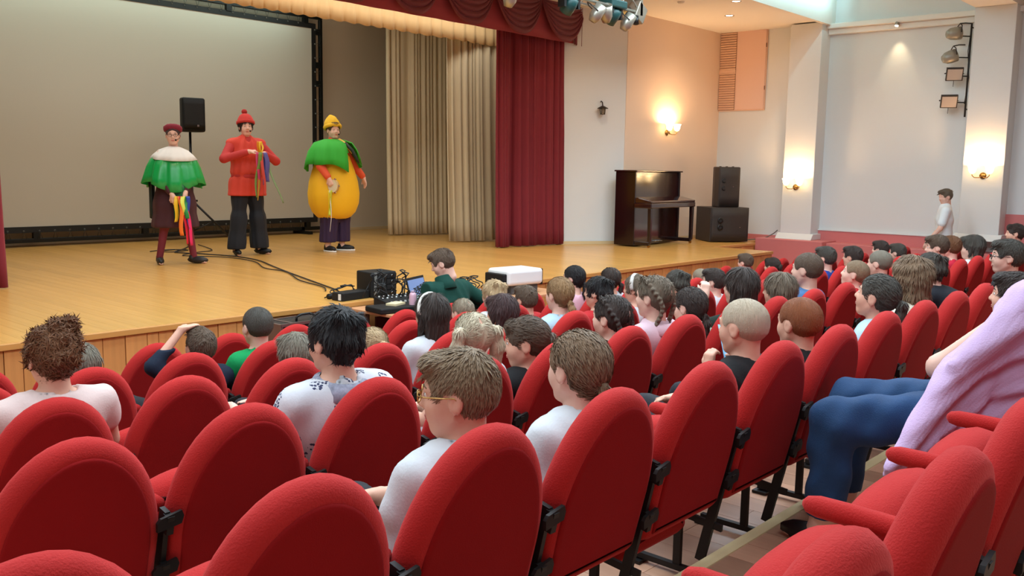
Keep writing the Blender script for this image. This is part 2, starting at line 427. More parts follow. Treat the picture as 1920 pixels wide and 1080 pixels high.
# ================================================================== ORGANIC SURFACES (signed distance -> mesh)
class SDF:
    def __init__(s, xs, ys, zs):
        s.ax = [np.asarray(a, np.float32) for a in (xs, ys, zs)]
        s.D = np.full([len(a) for a in s.ax], 1., np.float32)
    def sl(s, lo, hi, m=.05):
        q = []
        for a, l, h in zip(s.ax, lo, hi):
            i = max(0, int(np.searchsorted(a, l-m))-1); j = min(len(a), int(np.searchsorted(a, h+m))+1)
            q.append(slice(i, max(i+1, j)))
        x = s.ax[0][q[0]][:, None, None]; y = s.ax[1][q[1]][None, :, None]; z = s.ax[2][q[2]][None, None, :]
        return tuple(q), x, y, z
    @staticmethod
    def smin(a, b, k):
        if k <= 0: return np.minimum(a, b)
        h = np.maximum(k-np.abs(a-b), 0)/k
        return np.minimum(a, b)-h*h*k*.25
    def d_cap(s, x, y, z, a, b, ra, rb):
        ba = [float(b[i]-a[i]) for i in range(3)]; L = max(sum(v*v for v in ba), 1e-9)
        px, py, pz = x-a[0], y-a[1], z-a[2]
        t = np.clip((px*ba[0]+py*ba[1]+pz*ba[2])/L, 0, 1)
        return np.sqrt((px-t*ba[0])**2+(py-t*ba[1])**2+(pz-t*ba[2])**2)-(ra+(rb-ra)*t)
    def cap(s, a, b, ra, rb=None, k=.03, m=.05):
        rb = ra if rb is None else rb; r = max(ra, rb)
        lo = [min(p, q)-r for p, q in zip(a, b)]; hi = [max(p, q)+r for p, q in zip(a, b)]
        q, x, y, z = s.sl(lo, hi, m+k); s.D[q] = s.smin(s.D[q], s.d_cap(x, y, z, a, b, ra, rb), k); return s
    def d_ell(s, x, y, z, c, r, R):
        px, py, pz = x-c[0], y-c[1], z-c[2]
        if R is not None:
            R = np.asarray(R, np.float32)
            px, py, pz = (R[0][0]*px+R[1][0]*py+R[2][0]*pz, R[0][1]*px+R[1][1]*py+R[2][1]*pz, R[0][2]*px+R[1][2]*py+R[2][2]*pz)
        k0 = np.sqrt((px/r[0])**2+(py/r[1])**2+(pz/r[2])**2)
        k1 = np.sqrt((px/r[0]**2)**2+(py/r[1]**2)**2+(pz/r[2]**2)**2)
        return k0*(k0-1)/np.maximum(k1, 1e-6)
    def ell(s, c, r, R=None, k=.03, m=.05):
        r = r if hasattr(r, '__len__') else (r, r, r); e = max(r) if R is not None else None
        lo = [c[i]-(e or r[i]) for i in range(3)]; hi = [c[i]+(e or r[i]) for i in range(3)]
        q, x, y, z = s.sl(lo, hi, m+k); s.D[q] = s.smin(s.D[q], s.d_ell(x, y, z, c, r, R), k); return s
    def cut_ell(s, c, r, R=None, k=.01):
        r = r if hasattr(r, '__len__') else (r, r, r); e = max(r)
        q, x, y, z = s.sl([c[i]-e for i in range(3)], [c[i]+e for i in range(3)], .03+k)
        s.D[q] = -s.smin(-s.D[q], s.d_ell(x, y, z, c, r, R), k); return s
    def cut_cap(s, a, b, r, k=.01):
        q, x, y, z = s.sl([min(p, t)-r for p, t in zip(a, b)], [max(p, t)+r for p, t in zip(a, b)], .03+k)
        s.D[q] = -s.smin(-s.D[q], s.d_cap(x, y, z, a, b, r, r), k); return s
    def plane(s, n, o, k=.005):
        """keep the side n.p < o"""
        x, y, z = s.ax[0][:, None, None], s.ax[1][None, :, None], s.ax[2][None, None, :]
        s.D = -s.smin(-s.D, -(x*n[0]+y*n[1]+z*n[2]-o), k); return s
    def warp(s, fn):
        x, y, z = s.ax[0][:, None, None], s.ax[1][None, :, None], s.ax[2][None, None, :]
        s.D = (s.D+fn(x, y, z)).astype(np.float32); return s
    def mesh(s, name, m):
        D = s.D.copy()
        D[0] = D[-1] = 1; D[:, 0] = D[:, -1] = 1; D[:, :, 0] = D[:, :, -1] = 1
        ins = D < 0
        cnt = np.zeros([n-1 for n in D.shape], np.int8)
        for i in (0, 1):
            for j in (0, 1):
                for k in (0, 1):
                    cnt += ins[i:D.shape[0]-1+i, j:D.shape[1]-1+j, k:D.shape[2]-1+k]
        act = (cnt > 0) & (cnt < 8)
        idx = np.argwhere(act)
        me = bpy.data.meshes.new(name)
        if len(idx) == 0: return me
        num = np.full(act.shape, -1, np.int32); num[act] = np.arange(len(idx))
        co = [(i, j, k) for i in (0, 1) for j in (0, 1) for k in (0, 1)]
        val = np.stack([D[idx[:, 0]+c[0], idx[:, 1]+c[1], idx[:, 2]+c[2]] for c in co], 1)
        pos = np.stack([np.stack([s.ax[a][idx[:, a]+c[a]] for a in range(3)], 1) for c in co], 1)
        acc = np.zeros((len(idx), 3), np.float32); w = np.zeros(len(idx), np.float32)
        for p in range(8):
            for q in range(p+1, 8):
                if sum(abs(co[p][i]-co[q][i]) for i in range(3)) != 1: continue
                va, vb = val[:, p], val[:, q]; cr = (va < 0) != (vb < 0)
                t = np.where(cr, va/np.where(cr, va-vb, 1), 0)[:, None]
                acc += np.where(cr[:, None], pos[:, p]*(1-t)+pos[:, q]*t, 0); w += cr
        V = acc/w[:, None]
        F = []
        for a in range(3):
            b, c = (a+1) % 3, (a+2) % 3
            A = [slice(None)]*3; B = [slice(None)]*3; A[a] = slice(0, -1); B[a] = slice(1, None)
            ch = ins[tuple(A)] != ins[tuple(B)]
            e = np.argwhere(ch); e = e[(e[:, b] > 0) & (e[:, c] > 0) & (e[:, b] < D.shape[b]-1) & (e[:, c] < D.shape[c]-1)]
            if not len(e): continue
            flip = ins[e[:, 0], e[:, 1], e[:, 2]]
            def n_(db, dc):
                g = e.copy(); g[:, b] += db; g[:, c] += dc; return num[g[:, 0], g[:, 1], g[:, 2]]
            Q = np.stack([n_(-1, -1), n_(0, -1), n_(0, 0), n_(-1, 0)], 1)
            Q[~flip] = Q[~flip][:, ::-1]
            F.append(Q)
        F = np.concatenate(F); F = F[(F >= 0).all(1)]
        me.vertices.add(len(V)); me.vertices.foreach_set('co', V.ravel())
        me.loops.add(F.size); me.loops.foreach_set('vertex_index', F.ravel().astype(np.int32))
        me.polygons.add(len(F)); me.polygons.foreach_set('loop_start', np.arange(0, F.size, 4, dtype=np.int32))
        me.polygons.foreach_set('use_smooth', np.ones(len(F), bool))
        me.update(calc_edges=True)
        if m is not None: me.materials.append(m)
        return me
def axis(lo, hi, base, fine=()):
    """grid coordinates from lo to hi; fine: (a, b, step) intervals with a smaller step"""
    out = [lo]
    while out[-1] < hi:
        st = base
        for a, b, f in fine:
            if a-base < out[-1] < b: st = min(st, f)
        out.append(out[-1]+st)
    return np.array(out, np.float32)

# ------------------------------------------------------------------ head, hair, faces
skinA = mat('skin', (222, 170, 146), .55, spec=.35, var=(8, .05), bump=(90, .04))
skinB = mat('skin_pale', (230, 184, 164), .55, spec=.35, var=(8, .05), bump=(90, .04))
def head_prims(f, c, h, R, fine=True):
    """adds a head (height h, centre c, rotation R 3x3) to field f"""
    R = np.array(R)
    def T(p): return tuple(np.array(c)+R @ (np.array(p)*h))
    E = lambda p, r, k=.04: f.ell(T(p), [v*h for v in r], R, k=k*h)
    C = lambda a, b, ra, rb, k=.04: f.cap(T(a), T(b), ra*h, rb*h, k=k*h)
    E((0, -.06, .12), (.355, .435, .385))
    E((0, .12, -.16), (.275, .275, .33), .12)
    E((0, .235, -.40), (.12, .10, .085), .10)
    for sx in (-1, 1):
        E((sx*.155, .20, -.13), (.13, .15, .15), .08)
        C((sx*.24, .0, -.22), (sx*.10, .22, -.40), .07, .07, .08)
    C((-.15, .31, .085), (.15, .31, .085), .06, .06, .08)
    C((0, .355, .06), (0, .435, -.10), .030, .050, .05)
    for sx in (-1, 1): E((sx*.045, .40, -.115), (.04, .045, .032), .03)
    E((0, .352, -.235), (.10, .045, .026), .02); E((0, .345, -.285), (.085, .045, .028), .02)
    for sx in (-1, 1):
        f.cut_ell(T((sx*.135, .395, .02)), [.075*h, .06*h, .05*h], R, k=.05*h)
        E((sx*.355, -.03, -.045), (.035, .095, .135), .03)
        f.cut_ell(T((sx*.40, -.01, -.03)), [.03*h, .045*h, .075*h], R, k=.03*h)
    C((0, -.11, -.10), (0, -.14, -.60), .175, .175, .08)   # neck root, continued by the caller
HAIRC = {'auburn': (124, 80, 50), 'ash': (136, 126, 110), 'brown': (98, 78, 62), 'darkash': (76, 70, 62), 'black': (30, 26, 27), 'blonde': (204, 172, 130),
         'darkbrown': (62, 49, 43), 'paleblonde': (214, 196, 166), 'ashblonde': (156, 140, 118), 'mahogany': (74, 50, 49), 'honey': (160, 122, 82), 'sandy': (146, 120, 92),
         'lightbrown': (140, 112, 86), 'ashbrown': (120, 104, 86), 'paleash': (202, 182, 156), 'ginger': (150, 84, 46)}
def hair_mat(c):
    nm = 'hair_'+c
    if nm in MATS: return MATS[nm]
    m = bpy.data.materials.new(nm); m.use_nodes = True; nt = m.node_tree; N = nt.nodes; Lk = nt.links
    b = N['Principled BSDF']; b.inputs['Roughness'].default_value = .48; b.inputs['Specular IOR Level'].default_value = .45
    base = lin(HAIRC[c])
    tc = N.new('ShaderNodeTexCoord'); sp = N.new('ShaderNodeSeparateXYZ'); Lk.new(tc.outputs['Object'], sp.inputs[0])
    at = N.new('ShaderNodeMath'); at.operation = 'ARCTAN2'
    ay = N.new('ShaderNodeMath'); ay.operation = 'ADD'; ay.inputs[1].default_value = .02
    Lk.new(sp.outputs[1], ay.inputs[0]); Lk.new(sp.outputs[0], at.inputs[0]); Lk.new(ay.outputs[0], at.inputs[1])
    cb = N.new('ShaderNodeCombineXYZ')
    m1 = N.new('ShaderNodeMath'); m1.operation = 'MULTIPLY'; m1.inputs[1].default_value = 34
    Lk.new(at.outputs[0], m1.inputs[0]); Lk.new(m1.outputs[0], cb.inputs[0])
    m2 = N.new('ShaderNodeMath'); m2.operation = 'MULTIPLY'; m2.inputs[1].default_value = 1.6
    Lk.new(sp.outputs[2], m2.inputs[0]); Lk.new(m2.outputs[0], cb.inputs[1])
    n = N.new('ShaderNodeTexNoise'); n.inputs['Scale'].default_value = 2.0; n.inputs['Detail'].default_value = 6; n.inputs['Roughness'].default_value = .6
    Lk.new(cb.outputs[0], n.inputs['Vector'])
    mx = N.new('ShaderNodeMix'); mx.data_type = 'RGBA'
    mx.inputs['A'].default_value = tuple(v*.55 for v in base)+(1,); mx.inputs['B'].default_value = tuple(min(1, v*1.5) for v in base)+(1,)
    Lk.new(n.outputs['Fac'], mx.inputs['Factor']); Lk.new(mx.outputs['Result'], b.inputs['Base Color'])
    bp = N.new('ShaderNodeBump'); bp.inputs['Strength'].default_value = .6; bp.inputs['Distance'].default_value = .02
    Lk.new(n.outputs['Fac'], bp.inputs['Height']); Lk.new(bp.outputs[0], b.inputs['Normal'])
    MATS[nm] = m
    return m
HAIR = {}
TIE = {'ponylow': (.02, -.47, -.2), 'ponyhigh': (0, -.47, .18), 'ponyback': (0, -.48, .0), 'bun': (0, -.50, .02)}
def strands(me, style):
    """lays short flat locks on the hair surface, flowing from the crown or towards the tie"""
    n = len(me.vertices); rng = np.random.default_rng(len(style)*31+n)
    co = np.empty(n*3, np.float32); me.vertices.foreach_get('co', co); co = co.reshape(-1, 3)
    no = np.empty(n*3, np.float32); me.vertices.foreach_get('normal', no); no = no.reshape(-1, 3)
    keep = np.where(~((co[:, 1] > .12) & (no[:, 1] > .5) & (co[:, 2] < .25)))[0]
    if style == 'braids': keep = keep[(np.abs(co[keep, 0]) < .2) & (co[keep, 2] > -.3) | ((co[keep, 2] > -.05) & (co[keep, 1] > .0))]
    m = int(len(keep)*{'buzz': .5, 'shaved': .35}.get(style, .55)); sel = rng.choice(keep, m, replace=False)
    p = co[sel]; nn = no[sel]
    crown = np.array((0, -.16, .5), np.float32)
    d = p-crown
    if style in TIE:
        t = np.array(TIE[style], np.float32); cap = (p[:, 2] > t[2]-.25) & (p[:, 1] > t[1]-.02)
        d = np.where(cap[:, None], t-p, np.array((0, .05, -1), np.float32))
    elif style in ('twin', 'twinlow', 'braids'):
        cap = np.abs(p[:, 0]) < .38; side = np.stack([np.sign(p[:, 0])*.36, np.full(m, -.28), np.full(m, .1 if style == 'twin' else -.12)], 1)
        d = np.where((cap & (p[:, 2] > -.1))[:, None], side-p, np.array((0, 0, -1), np.float32))
    elif style in ('short', 'shortfull'): d = d*np.array((1, 1.4, 1), np.float32)+np.array((0, .12, -.15), np.float32)
    elif style == 'updo': d = rng.normal(size=(m, 3)).astype(np.float32)
    else: d = d+np.array((0, 0, -.7), np.float32)
    d = d+rng.normal(size=(m, 3)).astype(np.float32)*(.10*np.linalg.norm(d, axis=1, keepdims=True))
    d -= nn*(d*nn).sum(1, keepdims=True); d /= np.maximum(np.linalg.norm(d, axis=1, keepdims=True), 1e-5)
    w = np.cross(d, nn)
    L_ = {'buzz': .045, 'shaved': .025, 'short': .12, 'shortfull': .15, 'long': .26, 'wavy': .2, 'bob': .2, 'updo': .14}.get(style, .15)
    lift = {'buzz': .006, 'shaved': .003, 'short': .020, 'shortfull': .012, 'updo': .026, 'wavy': .02}.get(style, .008)
    L_ = L_*rng.uniform(.6, 1.3, (m, 1)); lf = lift*rng.uniform(.1, 1.2, (m, 1)); wd = (.0075 if style in ('buzz', 'shaved') else .011)*rng.uniform(.6, 1.3, (m, 1))
    a = p-nn*.006; b = p+d*L_*.5+nn*(.003+lf*.6); c = p+d*L_+nn*(lf-.10*L_)
    V = np.concatenate([co, a-w*wd, a+w*wd, b-w*wd*.9, b+w*wd*.9, c])
    i0 = n+np.arange(m)
    Q = np.stack([i0, i0+m, i0+3*m, i0+2*m], 1); T = np.stack([i0+2*m, i0+3*m, i0+4*m], 1)
    nl = len(me.loops); old = np.empty(nl, np.int32); me.loops.foreach_get('vertex_index', old)
    lp_ = np.concatenate([old, Q.ravel(), T.ravel()]).astype(np.int32)
    ls = np.concatenate([np.arange(0, nl, 4), nl+np.arange(m)*4, nl+4*m+np.arange(m)*3]).astype(np.int32)
    me2 = bpy.data.meshes.new('hair'); me2.vertices.add(len(V)); me2.vertices.foreach_set('co', V.astype(np.float32).ravel())
    me2.loops.add(len(lp_)); me2.loops.foreach_set('vertex_index', lp_); me2.polygons.add(len(ls)); me2.polygons.foreach_set('loop_start', ls)
    me2.polygons.foreach_set('use_smooth', np.ones(len(ls), bool)); me2.update(calc_edges=True)
    return me2
def hair_mesh(style):
    """hair in head units (head height 1, +y forward)"""
    if style in HAIR: return HAIR[style]
    lowz = {'long': -1.35, 'wavy': -1.1, 'twin': -1.0, 'ponyhigh': -.95, 'ponylow': -1.0, 'ponyback': -.75, 'braids': -1.05, 'twinlow': -.85}.get(style, -.6)
    st = .026 if lowz < -.65 else .023
    f = SDF(np.arange(-.68, .68, st), np.arange(-.98, .6, st), np.arange(lowz-.1, .86, st))
    infl = {'buzz': .018, 'shaved': .010, 'short': .045, 'shortfull': .03, 'bob': .045, 'long': .05, 'wavy': .07, 'updo': .03}.get(style, .03)
    nape = {'buzz': -.26, 'shaved': -.26, 'short': -.27, 'shortfull': -.38, 'bob': -.46, 'updo': -.36}.get(style, -.34)
    side = infl*(.35 if style == 'short' else .8)
    f.ell((0, -.06, .12), (.358+side, .438+side, .388+infl), k=0)
    f.cap((0, -.19, -.02), (0, -.16, nape+.10), .262+side*.7, .185+side*.6, k=.1)
    if style == 'short':
        f.ell((0, .22, .38), (.28, .2, .13), k=.08)
        rnd = random.Random(2)
        for i in range(40):
            a = rnd.uniform(-.9, .9); y = rnd.uniform(-.38, .36)
            f.ell((.34*math.sin(a)*.8, y, .10+.40*math.cos(a)*math.sqrt(max(.1, 1-(y+.06)**2/.22))), (.03, .085, .03), Rx(rnd.uniform(-.5, .3)) @ Rz(rnd.uniform(-.4, .4)), k=.03)
    if style == 'shortfull':
        rnd = random.Random(7)
        for i in range(24):
            a = rnd.uniform(0, 6.28); z = rnd.uniform(-.2, .42)
            r_ = math.sqrt(max(0, 1-((z-.12)/.46)**2))
            f.ell((.365*r_*math.sin(a), -.07+.43*r_*math.cos(a)*(1 if math.cos(a) < 0 else .8), z), (.065, .065, .11), k=.06)
    if style == 'updo':
        rnd = random.Random(5)
        for i in range(16):
            a = rnd.uniform(0, 6.28); r_ = rnd.uniform(.02, .2)
            f.ell((.10+r_*math.cos(a), -.18+r_*math.sin(a)*.8, .50+rnd.uniform(-.06, .10)), (.09, .085, .07), Rz(a), k=.03)
        for i in range(34):
            a = rnd.uniform(0, 6.28); z = rnd.uniform(-.12, .42); r_ = math.sqrt(max(0, 1-((z-.12)/.47)**2))
            f.ell((.375*r_*math.sin(a), -.07+.44*r_*math.cos(a)*(1 if math.cos(a) < 0 else .75), z), (.075, .065, .085), Rz(a) @ Ry(rnd.uniform(-.8, .8)), k=.03)
    if style in ('bob', 'long', 'wavy'):
        bot = {'bob': -.52, 'long': -1.25, 'wavy': -.98}[style]
        for sx in (-.27, -.14, 0, .14, .27):
            y0 = -.20-.18*(1-(sx/.3)**2)
            f.cap((sx, y0, .1), (sx*1.08, y0-.02 if style != 'bob' else y0+.03, bot+.1+abs(sx)*.25), .13, .085 if style != 'bob' else .1, k=.07)
        for sx in (-1, 1):
            f.cap((sx*.33, -.02, .12), (sx*.345, .02, bot+.30), .10, .07, k=.07)
        if style == 'wavy': f.warp(lambda x, y, z: .022*np.sin(15*x+5*np.sin(7*z))*np.sin(9*z+4*x))
    if style == 'bob': f.ell((0, .28, .33), (.26, .14, .13), k=.06)
    def tail(p, r):
        for i in range(len(p)-1): f.cap(p[i], p[i+1], r[i], r[i+1], k=.05)
    if style == 'ponylow':
        f.ell((.02, -.47, -.2), (.075, .07, .07), k=.03); tail([(.02, -.47, -.2), (.05, -.52, -.38), (.06, -.48, -.65), (.05, -.44, -.9)], [.06, .105, .10, .03])
    if style == 'ponyhigh':
        tail([(0, -.47, .18), (.02, -.62, .12), (.05, -.66, -.15), (.06, -.58, -.55), (.05, -.54, -.8)], [.06, .10, .13, .11, .03])
    if style == 'ponyback':
        tail([(0, -.48, .0), (0, -.60, -.04), (.02, -.62, -.25), (-.03, -.50, -.45), (-.10, -.34, -.60)], [.06, .11, .12, .10, .04])
    if style in ('twin', 'twinlow'):
        for sx in (-1, 1):
            if style == 'twin': tail([(sx*.34, -.20, .22), (sx*.43, -.26, .16), (sx*.47, -.26, -.15), (sx*.46, -.22, -.55), (sx*.42, -.18, -.85)], [.06, .11, .15, .12, .03])
            else: tail([(sx*.27, -.34, -.14), (sx*.36, -.38, -.24), (sx*.38, -.34, -.45), (sx*.36, -.3, -.7)], [.06, .09, .09, .03])
        f.cut_cap((0, .3, .53), (0, -.5, .38), .035, k=.03); f.cut_cap((0, -.5, .38), (0, -.56, -.05), .03, k=.03)
    if style == 'braids':
        for sx in (-1, 1):
            P = [Vector(q) for q in ((sx*.12, .20, .46), (sx*.26, .02, .40), (sx*.35, -.18, .22), (sx*.32, -.36, 0), (sx*.27, -.42, -.2), (sx*.28, -.36, -.42), (sx*.31, -.26, -.66), (sx*.33, -.2, -.92))]
            n = 30
            for i in range(n):
                t = i/(n-1)*(len(P)-1); a = min(int(t), len(P)-2); p = P[a].lerp(P[a+1], t-a)
                o = .035*(1 if i % 2 else -1)
                f.ell((p.x+o*.6, p.y+o*.4, p.z), (.062, .062, .055), k=.015)
        f.cut_cap((0, .3, .53), (0, -.5, .38), .03, k=.03); f.cut_cap((0, -.5, .38), (0, -.52, -.1), .03, k=.03)
    if style == 'bun':
        rnd = random.Random(3)
        f.ell((0, -.50, .02), (.15, .11, .14), k=.03); f.ell((0, .26, .34), (.27, .15, .13), k=.06)
        for i in range(8):
            a = i*PI/4; f.ell((.11*math.cos(a), -.56, .02+.10*math.sin(a)), (.05, .05, .07), Ry(-a), k=.02)
    # strand ridges
    amp = {'buzz': .0, 'shaved': .0, 'updo': .006, 'short': .003}.get(style, .006)
    if amp: f.warp(lambda x, y, z: amp*np.sin(26*np.arctan2(x, y+.03)+5*np.sin(3*z)+9*z*.4)+amp*.6*np.sin(57*np.arctan2(x, y+.03)+7*z))
    # face opening, ears, nape line
    if style in ('bob', 'bun'): f.cut_ell((0, .52, -.30), (.40, .42, .50), k=.03)
    else: f.cut_ell((0, .55, -.20), (.42, .42, .53), k=.03)
    if style in ('buzz', 'shaved', 'short', 'ponylow', 'ponyback', 'ponyhigh', 'braids', 'twin', 'twinlow', 'bun'):
        for sx in (-1, 1): f.cut_ell((sx*.42, .04, -.15), (.17, .19, .26), k=.04)
    if lowz > -.65: f.plane((0, -.25, -1), -nape+.04, k=.03)
    HAIR[style] = strands(f.mesh('hair', None), style)
    return HAIR[style]
HM = {}
def hair_obj(style, colr, parent, c, R, h):
    key = (style, colr)
    if key not in HM:
        me = hair_mesh(style).copy(); me.materials.clear(); me.materials.append(hair_mat(colr)); HM[key] = me
    o = put('hair', HM[key], parent, c, Matrix(R).to_euler(), h)
    return o
eyew = mat('eye_white', (232, 228, 222), .2); eyed = mat('iris', (40, 28, 22), .15); lipm = mat('lips', (204, 124, 114), .5)
gold = mat('gold_wire', (190, 150, 90), .3, metal=.8); blackp = mat('black_plastic', (18, 18, 19), .42, spec=.4)
lensm = mat('lens', (235, 240, 245), .05, trans=1.)
EYE_ME = MB().ball((0, 0, 0), (.048, .036, .034), 10).mesh('eye', eyew)
IRIS_ME = MB().ball((0, .026, 0), (.024, .012, .026), 10).mesh('iris', eyed)
LIP_ME = MB().ball((0, 0, .014), (.082, .026, .018), 10).ball((0, -.004, -.018), (.07, .026, .020), 10).mesh('lips', lipm)
def brow_me(c):
    k = 'brow_'+c
    if k not in HAIR:
        mb = MB()
        for sx in (-1, 1): mb.tube([(sx*.06, .375, .115), (sx*.14, .37, .14), (sx*.215, .325, .115)], [.012, .017, .008], 6)
        HAIR[k] = mb.mesh('eyebrows', hair_mat(c))
    return HAIR[k]
def face(parent, c, R, h, hairc, smile=False, brow=True):
    R = Matrix(R); c = Vector(c)
    for sx in (-1, 1):
        e = put('eye', EYE_ME, parent, c+R @ Vector((sx*.135*h, .338*h, .025*h)), R.to_euler(), h)
        put('iris', IRIS_ME, e)
    if brow: put('eyebrows', brow_me(hairc), parent, c, R.to_euler(), h)
    put('lips', LIP_ME, parent, c+R @ Vector((0, .382*h, -.258*h)), R.to_euler(), (h*1.15, h, h*(1.3 if smile else 1)))
def spectacles(parent, c, R, h, m, rimless=False):
    mb = MB(); tr = .010
    for sx in (-1, 1):
        pts = [(sx*.14+.095*math.cos(a), .445-.015*abs(math.cos(a)), .005+.075*math.sin(a)) for a in [2*PI*i/16 for i in range(17)]]
        mb.tube(pts, tr, 5)
        mb.tube([(sx*.235, .43, .03), (sx*.33, .33, .035), (sx*.375, .1, .03), (sx*.375, -.02, .03), (sx*.36, -.10, -.05)], tr, 5)
    mb.tube([(-.045, .45, .02), (0, .46, .03), (.045, .45, .02)], tr, 5)
    o = mb.build('spectacles', m, parent, c, Matrix(R).to_euler()); o.scale = (h,)*3
    return o
def hand(f, w, fw, up, s=1., curl=.5, side=1):
    """palm and five fingers at wrist w; fw finger direction, up = palm normal (towards the back of the hand), side=+-1 puts the thumb"""
    w = Vector(w); fw = Vector(fw).normalized(); up = Vector(up); up = (up-fw*up.dot(fw)).normalized(); sd = fw.cross(up)*side
    L = .17*s
    f.cap(w, w+fw*.03*s, .024*s, .026*s, k=.02)
    for a in (-.026, -.009, .009, .026): f.cap(w+fw*.025*s+sd*a*.7*s, w+fw*.085*s+sd*a*s, .015*s, .013*s, k=.012)
    for a, l in ((-.027, .062), (-.009, .075), (.009, .070), (.027, .052)):
        b = w+fw*.088*s+sd*a*s; l *= s
        c1 = math.cos(curl*.8); s1 = math.sin(curl*.8); c2 = math.cos(curl*2.0); s2 = math.sin(curl*2.0)
        p1 = b+(fw*c1-up*s1)*l*.5; p2 = p1+(fw*c2-up*s2)*l*.5
        f.cap(b, p1, .0092*s, .0085*s, k=.005); f.cap(p1, p2, .0085*s, .007*s, k=.004)
    t0 = w+fw*.028*s-sd*.028*s*1; t1 = t0+(fw*.7-sd*.6-up*.2)*.038*s; t2 = t1+(fw*.9-sd*.1-up*.35)*.032*s
    f.cap(t0, t1, .013*s, .0105*s, k=.01); f.cap(t1, t2, .0105*s, .008*s, k=.005)

# ================================================================== AUDIENCE
CLOTH = {'blush': (216, 190, 184), 'navy': (24, 34, 52), 'green': (16, 148, 82), 'black': (22, 22, 24), 'white': (206, 208, 212), 'blouse': (208, 208, 214), 'cream': (232, 222, 200),
         'red': (186, 40, 44), 'paleblue': (178, 204, 218), 'pink': (226, 178, 190), 'brown': (70, 48, 40), 'palepink': (220, 188, 198), 'mint': (176, 206, 184), 'darkgreen': (30, 42, 36),
         'denim': (74, 112, 156), 'blue': (34, 62, 140), 'jacket': (22, 26, 34), 'grey': (150, 150, 150), 'crimson': (200, 36, 60), 'jeans': (44, 66, 100), 'trouser': (36, 36, 42), 'techgreen': (14, 62, 52)}
def cloth(c):
    return mat('cloth_'+c, CLOTH[c], .8, spec=.25, sheen=.15, bump=(140, .12), var=(9, .06))
def blouse_mat():
    m = cloth('blouse')
    if m.get('done'): return m
    m['done'] = 1
    nt = m.node_tree; N = nt.nodes; Lk = nt.links; b = N['Principled BSDF']
    tc = N.new('ShaderNodeTexCoord'); mp = N.new('ShaderNodeMapping'); mp.inputs['Scale'].default_value = (15, 15, 15); Lk.new(tc.outputs['Object'], mp.inputs[0])
    vo = N.new('ShaderNodeTexVoronoi'); Lk.new(mp.outputs[0], vo.inputs['Vector']); vo.inputs['Scale'].default_value = 1
    vo2 = N.new('ShaderNodeTexVoronoi'); Lk.new(mp.outputs[0], vo2.inputs['Vector']); vo2.inputs['Scale'].default_value = 5.5
    a = N.new('ShaderNodeMath'); a.operation = 'LESS_THAN'; a.inputs[1].default_value = .40; Lk.new(vo.outputs['Distance'], a.inputs[0])
    c = N.new('ShaderNodeMath'); c.operation = 'LESS_THAN'; c.inputs[1].default_value = .46; Lk.new(vo2.outputs['Distance'], c.inputs[0])
    d = N.new('ShaderNodeMath'); d.operation = 'MULTIPLY'; Lk.new(a.outputs[0], d.inputs[0]); Lk.new(c.outputs[0], d.inputs[1])
    mx = N.new('ShaderNodeMix'); mx.data_type = 'RGBA'; mx.inputs['A'].default_value = lin(CLOTH['blouse'])+(1,); mx.inputs['B'].default_value = lin((58, 62, 92))+(1,)
    Lk.new(d.outputs[0], mx.inputs['Factor']); Lk.new(mx.outputs['Result'], b.inputs['Base Color'])
    return m
SHOE_ME = MB().ball((0, 0, .035), (.042, .12, .042), 10).mesh('shoe', blackp)
